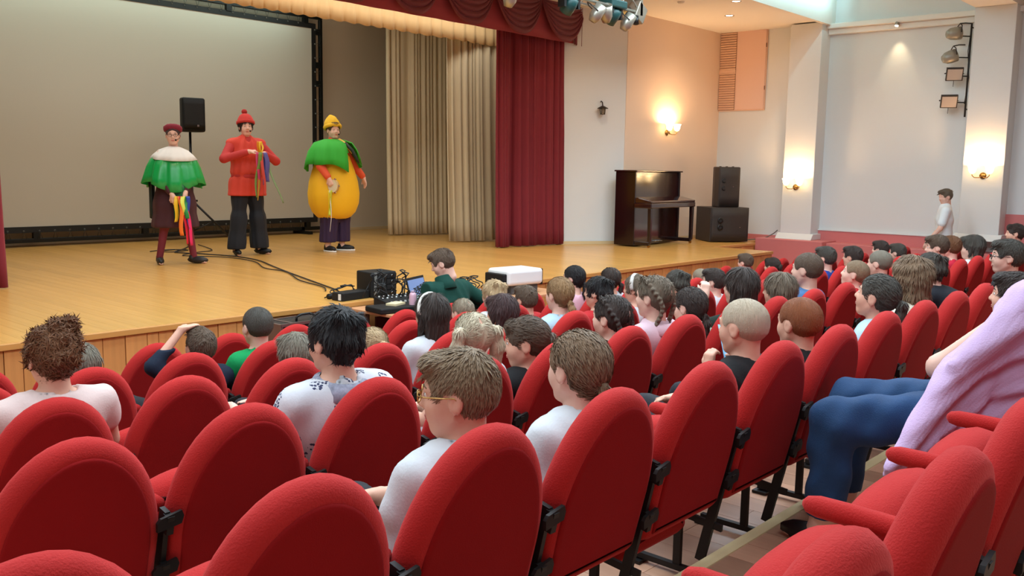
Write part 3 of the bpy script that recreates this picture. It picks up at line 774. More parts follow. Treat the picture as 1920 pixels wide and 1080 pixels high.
def seated(name, label, row, hx, hy, hz, hh, adult, yaw, pitch, style, hairc, shirt, sleeve, arms=None, seat_x=None, skin=None, lod=1, group='audience', headroll=0, trousers='trouser', cat='person', floor=None, w=None):
    """one seated figure; head centre at world (hx,hy,hz); origin on the floor behind the hips"""
    fz = ROWF[row] if floor is None else floor; y0 = ROWY[row]
    ox = hx if seat_x is None else seat_x
    O = Vector((ox, y0, fz))
    hc = Vector((hx, hy, hz))-O                      # head centre, local
    R = np.array(Rz(math.radians(yaw)) @ Rx(math.radians(pitch)) @ Ry(math.radians(headroll)))
    w = w or (.195 if adult else .152); q = w/.19
    hip = Vector((0, .30, .50)); nb = hc+Vector((0, -.05*hh-.012, -.60*hh-.03))
    ax = nb-hip; Ls = ax.length
    def sp(t, x=0, y=0): return hip+ax*t+Vector((x, y, 0))
    if arms is None: arms = {}
    J = {}
    for sx in (-1, 1):
        sh = sp(.90, sx*w)
        J[sx] = arms.get(sx) or (sh, sh+Vector((sx*.05, .07, -Ls*.52)), Vector((sx*.07, .52, .58)))
        J[sx] = tuple(Vector(v) if i else sh for i, v in enumerate(J[sx][:3]))
    fine = .0068 if lod == 1 else .0095; base = .017 if lod == 1 else .024
    hxr = (hc.x-.62*hh, hc.x+.62*hh, fine); hyr = (hc.y-.62*hh, hc.y+.62*hh, fine); hzr = (hc.z-.62*hh, hc.z+.62*hh, fine)
    fx, fy, fzr = [hxr], [hyr], [hzr]
    for sx, a in arms.items():
        if len(a) > 3 and a[3]:
            p = a[2]
            fx.append((p[0]-.12, p[0]+.12, .0075)); fy.append((p[1]-.12, p[1]+.12, .0075)); fzr.append((p[2]-.08, p[2]+.16, .0075))
    xs = axis(min(-.36, hc.x-.2), max(.36, hc.x+.2), base, fx); ys = axis(min(-.06, hc.y-.2), 1.05, base, fy); zs = axis(-.02, hc.z+.62*hh, base, fzr)
    f = SDF(xs, ys, zs)
    def torso(f, g):
        f.cap(hip+Vector((-.075*q, 0, 0)), hip+Vector((.075*q, 0, 0)), .105*q+g, k=.05)
        f.cap(sp(.35, -.05*q), sp(.35, .05*q), .10*q+g, k=.08)
        f.cap(sp(.68, -.075*q), sp(.68, .075*q), .105*q+g, k=.09)
        f.cap(sp(.90, -w+.045*q), sp(.90, w-.045*q), .055*q+g, k=.07)
        f.cap(sp(.86, -.05), sp(.99), .06*q+g, .045*q+g, k=.06); f.cap(sp(.86, .05), sp(.99), .06*q+g, .045*q+g, k=.06)
    torso(f, 0)
    head_prims(f, hc, hh, R)
    f.cap(sp(.88), hc+Vector(R @ np.array((0, -.10*hh, -.25*hh))), .056*q, .185*hh, k=.035)
    def arm(f, g, tmax=2.):
        for sx in (-1, 1):
            a, b, c = J[sx][:3]
            ra, rb, rc = .046*q+g, .036*q+g, .026*q+g
            if tmax >= 1: f.cap(a, b, ra, rb, k=.03)
            else: f.cap(a, a.lerp(b, tmax), ra, rb*1.12, k=.03)
            if tmax > 1: f.cap(b, b.lerp(c, min(1, tmax-1)), rb, rc, k=.02)
    arm(f, 0)
    for sx in (-1, 1):
        c = J[sx][2]; a = arms.get(sx)
        d = (c-J[sx][1]).normalized()
        if a and len(a) > 3 and a[3]: hand(f, c, a[3], a[4], .95 if adult else .8, a[5] if len(a) > 5 else .5, -sx)
        else: hand(f, c, d, Vector((0, .2, 1)), .95 if adult else .8, .5, -sx)
    leg = min(1, .45+.55*q)
    K = {sx: (hip+Vector((sx*.085*q, 0, -.01)), Vector((sx*.11, .30+.46*leg, .50)), Vector((sx*.11, .32+.46*leg, .09))) for sx in (-1, 1)}
    def legs(f, g, ankle=True):
        for sx in (-1, 1):
            a, b, c = K[sx]; f.cap(a, b, .078*q+g, .055*q+g, k=.04); f.cap(b, c, .053*q+g, .036*q+g, k=.03)
    legs(f, 0)
    for sx in (-1, 1): f.cap(K[sx][2]+Vector((0, -.01, -.05)), K[sx][2]+Vector((0, .12, -.06)), .032, .028, k=.03)
    body = put('person', f.mesh('person', skin or random.choice((skinA, skinB))), None, O)
    tag(body, label, cat, group)
    # garments
    cb = .015 if lod == 1 else .021
    zt = hc.z-.2*hh
    g = SDF(axis(xs[0]-.03, xs[-1]+.03, cb), axis(ys[0]-.03, .82, cb), axis(.3, zt+.05 if sleeve < 1.5 else zt+.3, cb))
    torso(g, .014)
    arm(g, .013 if sleeve < 1 else .015, sleeve if sleeve < 1 else 1+min(.9, sleeve*.9))
    g.cut_ell(sp(1.06, 0, .02), (.075*q, .075*q, .07), k=.015)
    g.warp(lambda x, y, z: .0045*np.sin(31*z+9*x+6*np.sin(11*x))*np.sin(17*x+13*y))
    g.plane((0, 0, -1), -.43)
    put('shirt', g.mesh('shirt', blouse_mat() if shirt == 'blouse' else cloth(shirt)), body)
    g = SDF(axis(-.26, .26, .024), axis(.12, .98, .024), axis(.02, .68, .024))
    g.cap(hip+Vector((-.075*q, 0, -.01)), hip+Vector((.075*q, 0, -.01)), .11*q+.008, k=.05); legs(g, .014); g.plane((0, 0, 1), .56); g.plane((0, 0, -1), -.10)
    put('trousers', g.mesh('trousers', cloth(trousers)), body)
    for sx in (-1, 1):
        a = K[sx][2]; put('shoe', SHOE_ME, body, (a.x, a.y+.05, 0))
    if style: hair_obj(style, hairc, body, hc, R, hh)
    return body, hc, R, hh, J

# seated audience: row, head centre x, y, z, head height, adult, yaw, pitch, hair, hair colour, top, sleeve, label
AUD = [
 ('C', 1.439, 3.676, 1.275, 0.235, 1, 0, 0, 'updo', 'auburn', 'blush', 0.45, 'seated person in pale pink blouse, leftmost of the audience'),
 ('D', 1.971, 4.674, 1.012, 0.2, 0, 0, 0, 'bob', 'ash', 'navy', 0.5, 'seated person mostly hidden just beyond the pale pink blouse at left'),
 ('D', 2.63, 4.674, 1.011, 0.205, 0, 0, 14, 'short', 'brown', 'navy', 1, 'slouching person in navy sleeve, one hand resting on top of the head'),
 ('D', 2.999, 4.674, 1.083, 0.225, 0, -3, 0, 'buzz', 'darkash', 'green', 0.5, 'seated person in bright green T-shirt near the stage front'),
 ('C', 2.565, 3.676, 1.125, 0.2, 0, 0, 0, 'bob', 'ash', 'black', 0.5, 'person sunk low between the green T-shirt and the flowered blouse'),
 ('B', 2.041, 2.678, 1.4, 0.235, 1, 5, 0, 'shortfull', 'black', 'blouse', 1, 'seated person in white blouse sprinkled with dark flowers'),
 ('C', 3.125, 3.776, 1.073, 0.2, 0, -8, 0, 'ponyhigh', 'blonde', 'white', 0.5, 'seated person half hidden just beyond the flowered white blouse'),
 ('C', 3.511, 3.726, 1.217, 0.215, 0, 0, 0, 'long', 'darkbrown', 'white', 0.5, 'seated person wearing a white headband in front of the sound desk'),
 ('B', 2.763, 2.678, 1.319, 0.205, 0, -18, 4, 'twin', 'paleblonde', 'white', 0.5, 'seated person with two high hair bunches, just ahead of the thin glasses'),
 ('D', 4.713, 4.674, 0.989, 0.19, 0, 0, 0, 'twinlow', 'ashblonde', 'white', 0.5, 'small seated person right of the white headband, below the technician'),
 ('D', 5.048, 4.674, 1.088, 0.21, 0, 0, 0, 'shortfull', 'blonde', 'white', 0.5, 'seated person in white, right beside the technician in dark green jacket'),
 ('C', 4.044, 3.676, 1.172, 0.215, 0, 0, 0, 'bob', 'mahogany', 'cream', 0.5, 'seated person in cream top, third ahead of the thin glasses, below the projector'),
 ('D', 5.42, 4.674, 1.012, 0.21, 0, 0, 0, 'short', 'brown', 'red', 0.5, 'seated person in red top directly below the white projector'),
 ('C', 4.594, 3.676, 1.233, 0.215, 0, -8, 0, 'ponylow', 'honey', 'paleblue', 0.5, 'seated person in pale blue top with low tied hair, right of the projector'),
 ('D', 6.028, 4.674, 1.134, 0.205, 0, 15, 0, 'ponylow', 'black', 'pink', 0.5, 'seated person in pink top, face in profile, nearest the stage right of projector'),
 ('C', 5.01, 3.676, 1.209, 0.205, 0, 15, 0, 'shortfull', 'black', 'red', 0.5, 'seated person in red top between the pale blue top and the plaits'),
 ('D', 6.546, 4.674, 1.084, 0.2, 0, 0, 0, 'twinlow', 'darkbrown', 'white', 0.5, 'seated person with parted plaits, closest to the stage edge in the middle'),
 ('B', 3.77, 2.678, 1.291, 0.22, 0, 5, 0, 'braids', 'darkbrown', 'brown', 0.5, 'seated person in brown top with plaits wound round the head'),
 ('B', 3.111, 2.678, 1.251, 0.225, 0, 38, -5, 'bun', 'brown', 'black', 0.5, 'seated person in black top, face turned in profile to the left'),
 ('A', 1.661, 1.66, 1.446, 0.222, 0, 36, -3, 'short', 'sandy', 'white', 0.55, 'seated person in white T-shirt wearing thin gold-rimmed glasses, large in foreground'),
 ('A', 2.199, 1.68, 1.429, 0.225, 0, -6, 0, 'ponylow', 'lightbrown', 'white', 0.5, 'seated person in white T-shirt with low ponytail, foreground centre'),
 ('B', 4.157, 2.678, 1.361, 0.22, 0, 4, 0, 'braids', 'ashbrown', 'palepink', 0.9, 'seated person in pale pink collared shirt with two hanging plaits'),
 ('C', 5.472, 3.676, 1.191, 0.2, 0, 12, 0, 'shortfull', 'ashbrown', 'white', 0.5, 'seated person in patterned headband beside the pale pink collared shirt'),
 ('C', 6.018, 3.676, 1.185, 0.2, 0, 0, 0, 'shortfull', 'darkash', 'brown', 0.5, 'seated person in brown top, just beyond the pale pink collared shirt'),
 ('B', 4.531, 2.678, 1.271, 0.215, 0, 0, 0, 'ponylow', 'darkbrown', 'mint', 0.5, 'seated person in mint top, right of the pale pink collared shirt'),
 ('C', 6.576, 3.676, 1.157, 0.2, 0, 20, 0, 'short', 'darkbrown', 'white', 0.5, 'seated person in white top in profile, left of the raised hand'),
 ('B', 5.122, 2.678, 1.334, 0.225, 0, 0, 0, 'long', 'darkbrown', 'darkgreen', 0.5, 'seated person in dark green top holding one hand up to the face'),
 ('B', 5.662, 2.678, 1.264, 0.225, 0, 5, 0, 'long', 'ashbrown', 'black', 0.5, 'seated person in black top right of the raised hand, beyond the blue paper holder'),
 ('D', 8.091, 4.674, 0.974, 0.19, 0, 0, 0, 'buzz', 'ashblonde', 'red', 0.5, 'small person in red top, nearest the stage left of the raised hand'),
 ('D', 9.226, 4.774, 1.054, 0.185, 0, 0, 0, 'short', 'brown', 'red', 0.5, 'person in red top just below the right end of the stage'),
 ('D', 9.673, 4.674, 0.985, 0.195, 0, 0, 0, 'bun', 'darkbrown', 'white', 0.5, 'person in white top wearing hair clips, below the stage corner'),
 ('A', 3.251, 1.68, 1.433, 0.218, 0, -2, -2, 'shaved', 'paleash', 'black', 1, 'seated person in black shirt with fist held to the mouth'),
 ('A', 3.761, 1.68, 1.389, 0.218, 0, -14, 0, 'buzz', 'ginger', 'black', 0.6, 'seated person in black top holding a blue sheet of paper'),
 ('B', 6.075, 2.678, 1.373, 0.23, 0, 3, 0, 'buzz', 'brown', 'denim', 0.7, 'seated person in blue denim shirt, middle right'),
 ('C', 8.755, 3.676, 1.214, 0.215, 0, 5, 0, 'short', 'darkash', 'blue', 0.7, 'seated person in royal blue shirt beside the pink wall base'),
 ('C', 9.442, 3.676, 1.183, 0.215, 0, 0, 0, 'short', 'darkbrown', 'white', 0.6, 'seated person in white shirt with black strap near the pink wall'),
 ('B', 6.943, 2.678, 1.279, 0.21, 0, 15, 14, 'buzz', 'sandy', 'red', 0.5, 'seated person in red top with face tilted up towards the stage'),
 ('A', 4.662, 1.68, 1.422, 0.222, 0, 3, 12, 'ponyback', 'darkash', 'paleblue', 0.9, 'seated person in pale blue collar with white hair bobble, face tilted up'),
 ('B', 7.44, 2.678, 1.328, 0.205, 0, 0, 0, 'buzz', 'ash', 'black', 0.5, 'seated person in black top right of the upturned face'),
 ('C', 10.758, 3.676, 1.153, 0.2, 0, 0, 0, 'short', 'darkash', 'black', 0.5, 'seated person in black top near the pink wall, below the flood lights'),
 ('A', 5.204, 1.7, 1.47, 0.225, 0, -10, 0, 'wavy', 'lightbrown', 'cream', 0.5, 'seated person in cream top with loose wavy hair, right of white bobble'),
 ('A', 6.816, 2.1, 1.373, 0.225, 0, 0, 0, 'shortfull', 'darkash', 'jacket', 1, 'person in black jacket leaning forward beyond the loose wavy hair'),
 ('B', 8.857, 2.678, 1.383, 0.215, 0, 22, -5, 'short', 'brown', 'grey', 0.5, 'seated person in grey top in profile, directly below the walking figure'),
 ('B', 9.426, 2.728, 1.35, 0.21, 0, 0, 0, 'short', 'auburn', 'crimson', 0.5, 'seated person in crimson shirt just below the walking figure'),
 ('B', 9.967, 2.678, 1.325, 0.24, 1, 12, 0, 'bob', 'darkash', 'white', 0.5, 'seated person in white top beneath the lit lamp at far right'),
 ('A', 7.123, 1.68, 1.474, 0.235, 0, 22, 0, 'short', 'darkash', 'jacket', 1, 'seated person in dark jacket wearing spectacles at the right edge'),
 ('B', 11.615, 2.678, 1.397, 0.215, 0, 20, 0, 'bun', 'darkbrown', 'grey', 0.5, 'seated person with pinned hair at the far right under the wall panel'),
 ('Z', 4.588, 1.042, 1.496, 0.208, 0, 5, 3, 'short', 'darkbrown', 'grey', 0.5, 'person in grey top, face in profile just above the lilac shoulder'),
 ('C', 10.355, 3.726, 1.208, 0.19, 0, 0, 0, 'short', 'darkbrown', 'black', 0.5, 'seated person in black top almost hidden by the pink wall base')
]
def nearest_seat(r, x):
    x0, n = ROWX[r]; k = min(max(round((x-x0)/SP), 0), n-1); return k, x0+k*SP
TAKEN = {r: set() for r in ROWS}
PEOPLE = []
for n, (r, hx, hy, hz, hh, ad, yaw, pit, st, hc_, sc_, sl_, lab) in enumerate(AUD):
    k, sx_ = nearest_seat(r, hx)
    if k in TAKEN[r]:
        for kk in (k+1, k-1):
            if kk not in TAKEN[r]: k = kk; break
    TAKEN[r].add(k); sx_ = ROWX[r][0]+k*SP
    off = max(-.10, min(.10, sx_-hx)); ox = hx+off
    lx = hx-ox; ly = hy-ROWY[r]; lz = hz-ROWF[r]      # head in local space
    arms = {}
    if n == 2:      # hand on the head, elbow out to the left
        arms[-1] = ((0, 0, 0), (lx-.27, ly+.02, lz-.08), (lx-.09, ly+.02, lz+.115), (.9, .2, .15), (-.1, -.2, 1), .35)
    if n == 26:     # hand raised to the face
        arms[-1] = ((0, 0, 0), (lx-.20, ly+.20, lz-.26), (lx-.155, ly+.15, lz-.06), (.25, .1, 1), (-.6, -.7, 0), .9)
    if n == 31:     # fist at the mouth
        arms[-1] = ((0, 0, 0), (lx-.10, ly+.20, lz-.42), (lx-.06, ly+.105, lz-.19), (.1, .05, 1), (-.9, .3, 0), 1.0)
    if n == 32:     # holds a sheet of paper
        arms[1] = ((0, 0, 0), (lx+.22, ly+.12, lz-.34), (lx+.18, ly+.34, lz-.24), (0, 1, .3), (0, -.3, 1), .8)
    lod = 1 if r in 'ZAB' and hx < 6 else (1 if n in (0, 3, 7) else 2)
    PEOPLE.append(seated('person', lab, r, hx, hy, hz, hh, ad, yaw, pit, st, hc_, sc_, sl_, arms or None, ox, lod=lod))
# accessories and faces that show
for n in (14, 18, 19, 31, 32, 33, 36, 37, 42, 45, 47, 20, 17):
    b, c, R, h, J = PEOPLE[n]; face(b, c, R, h, AUD[n][9])
for n, m in ((19, gold), (45, blackp)):
    b, c, R, h, J = PEOPLE[n]; spectacles(b, c, R, h, m)
band = mat('white_band', (236, 230, 220), .7, bump=(120, .1)); bandp = mat('pattern_band', (196, 190, 182), .7, var=(40, .7))
def headband(n, m, tilt=-.25, wd=.055):
    b, c, R, h, J = PEOPLE[n]
    me = MB().lathe([(.0, -wd), (.012, -wd*.9), (.02, 0), (.012, wd*.9), (0, wd)], n=28)
    mb = MB(); seg = 24; v = []; f_ = []
    for i in range(seg+1):
        a = -1.75+3.5*i/seg
        for (dr, dy) in ((0, -wd), (.022, -wd*.6), (.026, 0), (.022, wd*.6), (0, wd)):
            v.append(((.43+dr)*math.sin(a), dy+.07*math.cos(a), .10+(.44+dr)*math.cos(a)))
    f_ = [(i*5+j, i*5+j+1, (i+1)*5+j+1, (i+1)*5+j) for i in range(seg) for j in range(4)]
    mb.raw(v, f_, True)
    o = mb.build('headband', m, b, c, (Matrix(R) @ Rx(tilt)).to_euler(), solid=.01); o.scale = (h,)*3
headband(7, band, .02, .06); headband(22, bandp, .05, .07)
def bobble(n, p, r, m):
    b, c, R, h, J = PEOPLE[n]
    o = MB().lathe([(r*.9*(1+.35*math.cos(t)), r*.55*math.sin(t)) for t in [2*PI*i/8 for i in range(9)]], n=14, wave=lambda j, a: (.012*math.sin(7*a), 0)).build('hair_bobble', m, b, Vector(c)+Matrix(R) @ (Vector(p)*h), (Matrix(R) @ Rx(1.2)).to_euler()); o.scale = (h,)*3
bobble(37, (0, -.53, -.02), .085, band); bobble(13, (.02, -.50, -.24), .06, mat('bobble_tan', (214, 176, 130), .6)); bobble(20, (.03, -.5, -.27), .05, band)
bobble(14, (.02, -.5, -.24), .06, mat('bobble_lilac', (170, 150, 190), .6)); bobble(8, (.37, -.21, .2), .07, band); bobble(8, (-.37, -.21, .2), .07, band)
# collars
def collar(n, m, rr=.085, h_=.05):
    b, c, R, h, J = PEOPLE[n]
    z = c.z-.62*h-.035
    MB().lathe([(rr*.78, h_), (rr*.98, h_*.85), (rr*1.25, -.005), (rr*1.18, -.012), (rr*.8, h_*.5)], n=20).build('collar', m, b, (c.x, c.y-.03, z), (.16, 0, 0))
for n, cc in ((21, 'palepink'), (37, 'paleblue'), (33, 'denim'), (45, 'jacket')): collar(n, cloth(cc))
colm = mat('blouse_collar', (150, 152, 170), .8, var=(60, .6)); collar(5, colm, .10, .05)
# the blue paper
b, c, R, h, J = PEOPLE[32]
pp = MB().grid(lambda u, v: (u*.15, .02*math.sin(u*3)+.01*v, v*.20), 6, 4).build('paper_sheet', mat('paper_blue', (130, 190, 228), .7), None, b.location+J[1][2]+Vector((-.05, .07, -.02)), (-.5, .1, -.5), solid=.003)
tag(pp, 'pale blue sheet of paper held beside the cropped ginger head', 'paper')
# black strap on the white shirt
b, c, R, h, J = PEOPLE[35]
MB().tube([(-.05, c.y-.06, c.z-.20), (-.10, c.y-.13, c.z-.26), (-.12, c.y-.15, c.z-.36)], .012, 6).build('strap', blackp, b)

# ------------------------------------------------------------------ the seats themselves
used = {True: False, False: False}
for r in ROWS:
    x0, n = ROWX[r]
    for k in range(n):
        folded = k not in TAKEN[r]
        if r == 'Z' and k in (4, 5): folded = False
        if not used[folded]: o = proto[folded]; used[folded] = True
        else: o = copy_tree(proto[folded])
        o.location = (x0+k*SP, ROWY[r], ROWF[r])
        if n > len(ORD): pass
        tag(o, '%s red plush seat, %s from left %s' % ('empty' if folded else 'occupied', ORD[k], ROWN[r]), 'seat', 'theatre seats')

# ================================================================== STAGE DRESSING
scrm = mat('screen_fabric', (196, 192, 178), .85, var=(.9, .02)); frm = mat('screen_border', (14, 16, 15), .6)
frg = mat('frame_bar', (20, 24, 23), .4, metal=.3)
SY = 13.62; sx0, sx1, sz0, sz1 = 3.3, 9.93, STZ+.285, STZ+3.575
e = empty('projection_screen', ((sx0+sx1)/2, SY, STZ), 'large pale projection screen in a black frame behind the performers', 'screen')
ex, ey, ez = e.location
def loc_(p): return (p[0]-ex, p[1]-ey, p[2]-ez)
MB().span(loc_((sx0, SY-.01, sz0)), loc_((sx1, SY+.01, sz1))).build('screen_fabric', scrm, e)
b_ = .085
for nm, a, c in (('border', (sx0-b_, SY-.022, sz1), (sx1+b_, SY-.008, sz1+b_)), ('border', (sx0-b_, SY-.022, sz0-b_), (sx1+b_, SY-.008, sz0)),
                 ('border', (sx0-b_, SY-.022, sz0), (sx0, SY-.008, sz1)), ('border', (sx1, SY-.022, sz0), (sx1+b_, SY-.008, sz1))):
    MB().span(loc_(a), loc_(c)).build(nm, frm, e)
o1, o2 = .165, .225
for a, c in (((sx0-o2, SY-.03, sz1+o1), (sx1+o2, SY+.03, sz1+o2)), ((sx0-o2, SY-.03, sz0-o2), (sx1+o2, SY+.03, sz0-o1)),
             ((sx0-o2, SY-.03, sz0-o1), (sx0-o1, SY+.03, sz1+o1)), ((sx1+o1, SY-.03, sz0-o1), (sx1+o2, SY+.03, sz1+o1))):
    MB().span(loc_(a), loc_(c)).build('frame_bar', frg, e, bevel=.008)
gx = [sx0+.5, 5.2, 6.8, 8.32, sx1-.12]
for x in gx:
    for za, zb in ((sz1+b_-.01, sz1+o1+.01), (sz0-o1-.01, sz0-b_+.01)):
        MB().span(loc_((x-.045, SY-.034, za)), loc_((x+.045, SY+.034, zb))).build('frame_joint', frg, e)
for z in (sz0+.1, sz0+1.2, sz0+2.35, sz1-.62, sz1-.05):
    for xa, xb in ((sx1+b_-.01, sx1+o1+.01), (sx0-o1-.01, sx0-b_+.01)):
        MB().span(loc_((xa, SY-.034, z-.05)), loc_((xb, SY+.034, z+.05))).build('frame_joint', frg, e)
eyelet = MB().lathe([(.010, .004), (.014, 0), (.010, -.004), (.006, 0), (.010, .004)], n=8, R=Rx(PI/2)).mesh('eyelet', mat('eyelet_metal', (190, 190, 184), .3, metal=.9))
cordm = mat('bungee', (60, 62, 58), .7)
cord_me = MB().tube([(-.03, -.012, .105), (0, -.018, 0), (.03, -.012, .105)], .004, 5).mesh('bungee_cord', cordm)
x = 4.4
while x < sx1-.1:
    for z, fl in ((sz1+b_*.72, 0), (sz0-b_*.72, PI)):
        q = put('eyelet', eyelet, e, loc_((x, SY-.024, z))); put('bungee_cord', cord_me, q, (0, 0, 0), (0, fl, 0))
    x += .21
z = sz0+.15
while z < sz1:
    q = put('eyelet', eyelet, e, loc_((sx1+b_*.72, SY-.024, z))); put('bungee_cord', cord_me, q, (0, 0, 0), (0, PI/2, 0)); z += .24
for x in (3.6, 9.7): MB().span(loc_((x-.04, SY-.25, STZ)), loc_((x+.04, SY+.22, STZ+.05))).span(loc_((x-.03, SY-.03, STZ+.05)), loc_((x+.03, SY+.03, sz0-o1))).build('stand_foot', frg, e)

# curtains: pleated cloth with thickness
def curtain(name, pts, z0, z1, folds, amp, m, label, seed=1, flare=.0, cat='curtain', nv=14, hemwave=0):
    rnd = random.Random(seed); pts = [Vector((p[0], p[1], 0)) for p in pts]
    Ls = [0]
    for a, c in zip(pts, pts[1:]): Ls.append(Ls[-1]+(c-a).length)
    ph = [rnd.uniform(-.35, .35) for _ in range(folds+2)]; am = [rnd.uniform(.6, 1.25) for _ in range(folds+2)]
    c0 = pts[0]; irr = (rnd.uniform(.5, .8) if nv > 5 else .25, rnd.uniform(0, 6), rnd.uniform(0, 6))
    def P(u, v):
        s_ = u*Ls[-1]; i = max(j for j in range(len(pts)-1) if Ls[j] <= s_+1e-9); t = (s_-Ls[i])/(Ls[i+1]-Ls[i])
        p = pts[i].lerp(pts[i+1], t); d = (pts[i+1]-pts[i]).normalized(); n = Vector((-d.y, d.x, 0))
        k = min(folds, max(0, folds*u+irr[0]*math.sin(2*PI*2.3*u+irr[1])+.5*irr[0]*math.sin(2*PI*5.1*u+irr[2]))) if 0 < u < 1 else u*folds; j = int(k); fr = k-j
        a = amp*(am[j]*(1-fr)+am[j+1]*fr); off = ph[j]*(1-fr)+ph[j+1]*fr
        w = math.sin(2*PI*k+off*3)+.35*math.sin(4*PI*k+off*5)
        sq = .55+.45*(1-v)                                   # tighter at the heading
        q = p + n*(a*w*sq) + d*(.35*a*math.cos(2*PI*k+off*4)*sq) + (p-c0)*(flare*(1-v)*.0)
        zz = z0+(z1-z0)*v + (hemwave*math.sin(2*PI*k)*(1-v))
        return (q.x-c0.x, q.y-c0.y - flare*(1-v)**2, zz)
    o = MB().grid(P, folds*10, nv).build(name, m, None, (c0.x, c0.y, 0), solid=.012)
    return tag(o, label, cat)
redc = mat('curtain_burgundy', (122, 38, 46), .75, spec=.2, sheen=.5, bump=(160, .12), var=(4, .08))
valm = mat('valance_burgundy', (142, 52, 62), .7, spec=.25, sheen=.5, bump=(160, .1), var=(4, .08))
swgm = mat('swag_burgundy', (104, 36, 46), .55, spec=.35, sheen=.4, bump=(160, .1))
begc = mat('curtain_beige', (206, 190, 158), .8, spec=.2, sheen=.3, bump=(140, .1), var=(3, .06))
begv = mat('valance_beige', (224, 190, 138), .75, spec=.2, sheen=.3, bump=(140, .1), var=(3, .06))
curtain('stage_curtain', [(10.24, 9.52), (10.95, 9.44), (11.66, 9.34)], STZ+.015, 4.6, 13, .07, redc, 'burgundy stage curtain hanging in pleats right of the opening', 3, .05)
curtain('stage_curtain', [(1.6, 9.5), (2.4, 9.5), (3.26, 9.40)], STZ+.01, 4.6, 12, .05, redc, 'burgundy stage curtain just showing at the left picture edge', 5, .10)
curtain('wing_curtain', [(10.45, 10.78), (11.0, 10.6), (11.75, 10.45)], STZ+.02, 4.9, 9, .06, begc, 'beige wing curtain nearer the burgundy curtain', 7, .10)
curtain('wing_curtain', [(10.66, 12.48), (11.2, 12.25), (12.2, 11.95)], STZ+.02, 4.9, 16, .05, begc, 'beige wing curtain farther back, beside the screen', 9, .06)
# valances
curtain('beige_valance', [(1.8, 10.5), (6.0, 10.5), (11.9, 10.5)], 4.02, 4.75, 44, .022, begv, 'short pleated beige valance behind the burgundy one', 11, 0, 'valance', 4, .012)
e = empty('swagged_valance', (7.0, 9.26, 4.0), 'burgundy valance with draped swags above the stage', 'valance')
MB().grid(lambda u, v: (-5.2+10.235*u, .012*math.sin(u*90), .02+.70*v), 120, 4).build('valance_panel', valm, e, solid=.015)
def swag(xa, xb, dep, top=.66):
    W = xb-xa; nf = 7
    def P(u, v):
        s_ = 2*u-1; c_ = 1-abs(s_)**2.5; d = .05+dep*v
        sq = 1-.10*v*(1-abs(s_))
        return (xa+W*(.5+.5*s_*(1-.28*(1-v)*0)), -.03-.075*c_**.5*(.35+.65*v)-.028*abs(math.sin(PI*v*nf))*c_**.4, top+.02-d*(c_**.8)-.10*abs(s_)**3*(1-v))
    return MB().grid(P, 22, 56).build('swag', swgm, e, solid=.008)
for k in range(9): swag(-4.50+1.05*k, -4.50+1.05*k+1.10, .62)
def jabot(x):
    return MB().grid(lambda u, v: (x-.26+.30*u, -.05-.03*math.sin(2*PI*2.2*u), .70*(1-v)-.03*v*u), 24, 10).build('jabot', swgm, e, solid=.008)
jabot(5.0)

# PA speaker on its tripod
def cabinet(mb, w, d, h, c=(0, 0, 0), taper=.7):
    """loudspeaker body, wide front (-y), narrower rear"""
    x, y, z = c
    poly = [(x-w/2, y-d/2), (x+w/2, y-d/2), (x+w/2, y-d*.05), (x+w/2*taper, y+d/2), (x-w/2*taper, y+d/2), (x-w/2, y-d*.05)]
    mb.prism(poly, z, z+h, 'z'); return mb
spk = mat('speaker_plastic', (22, 23, 24), .6, spec=.3, bump=(300, .1)); gril = mat('speaker_grille', (12, 12, 13), .7, bump=(500, .4))
chrome = mat('chrome', (200, 200, 200), .2, metal=1.)
e = empty('loudspeaker', (7.22, 12.9, 2.50), 'black loudspeaker on a tall stand in front of the screen', 'loudspeaker', -.25)
cabinet(MB(), .34, .30, .50).build('cabinet', spk, e, bevel=.03, seg=3)
MB().grid(lambda u, v: (-.15+.30*u, -.155-.012*math.sin(PI*u)*1, .05+.42*v), 10, 6).build('grille', gril, e, solid=.008)
MB().box((.05, -.176, .09), (.03, .006, .03)).build('badge', chrome, e)
e = empty('speaker_stand', (7.22, 12.95, STZ), 'black tripod stand under the stage loudspeaker', 'stand')
MB().cyl((0, 0, .55), (0, 0, 1.68), .019).cyl((0, 0, .14), (0, 0, 1.0), .026).build('pole', blackp, e)
MB().cyl((0, 0, .60), (0, 0, .68), .045).cyl((.03, 0, .64), (.09, 0, .64), .016).build('collar', blackp, e)
for a in (-.25, 2.0, 4.1):
    d = Vector((math.cos(a), math.sin(a), 0))
    MB().cyl(d*.03+Vector((0, 0, .62)), d*.62+Vector((0, 0, .015)), .016).build('leg', blackp, e)
    MB().cyl(Vector((0, 0, .18)), d*.32+Vector((0, 0, .32)), .010).build('brace', blackp, e)

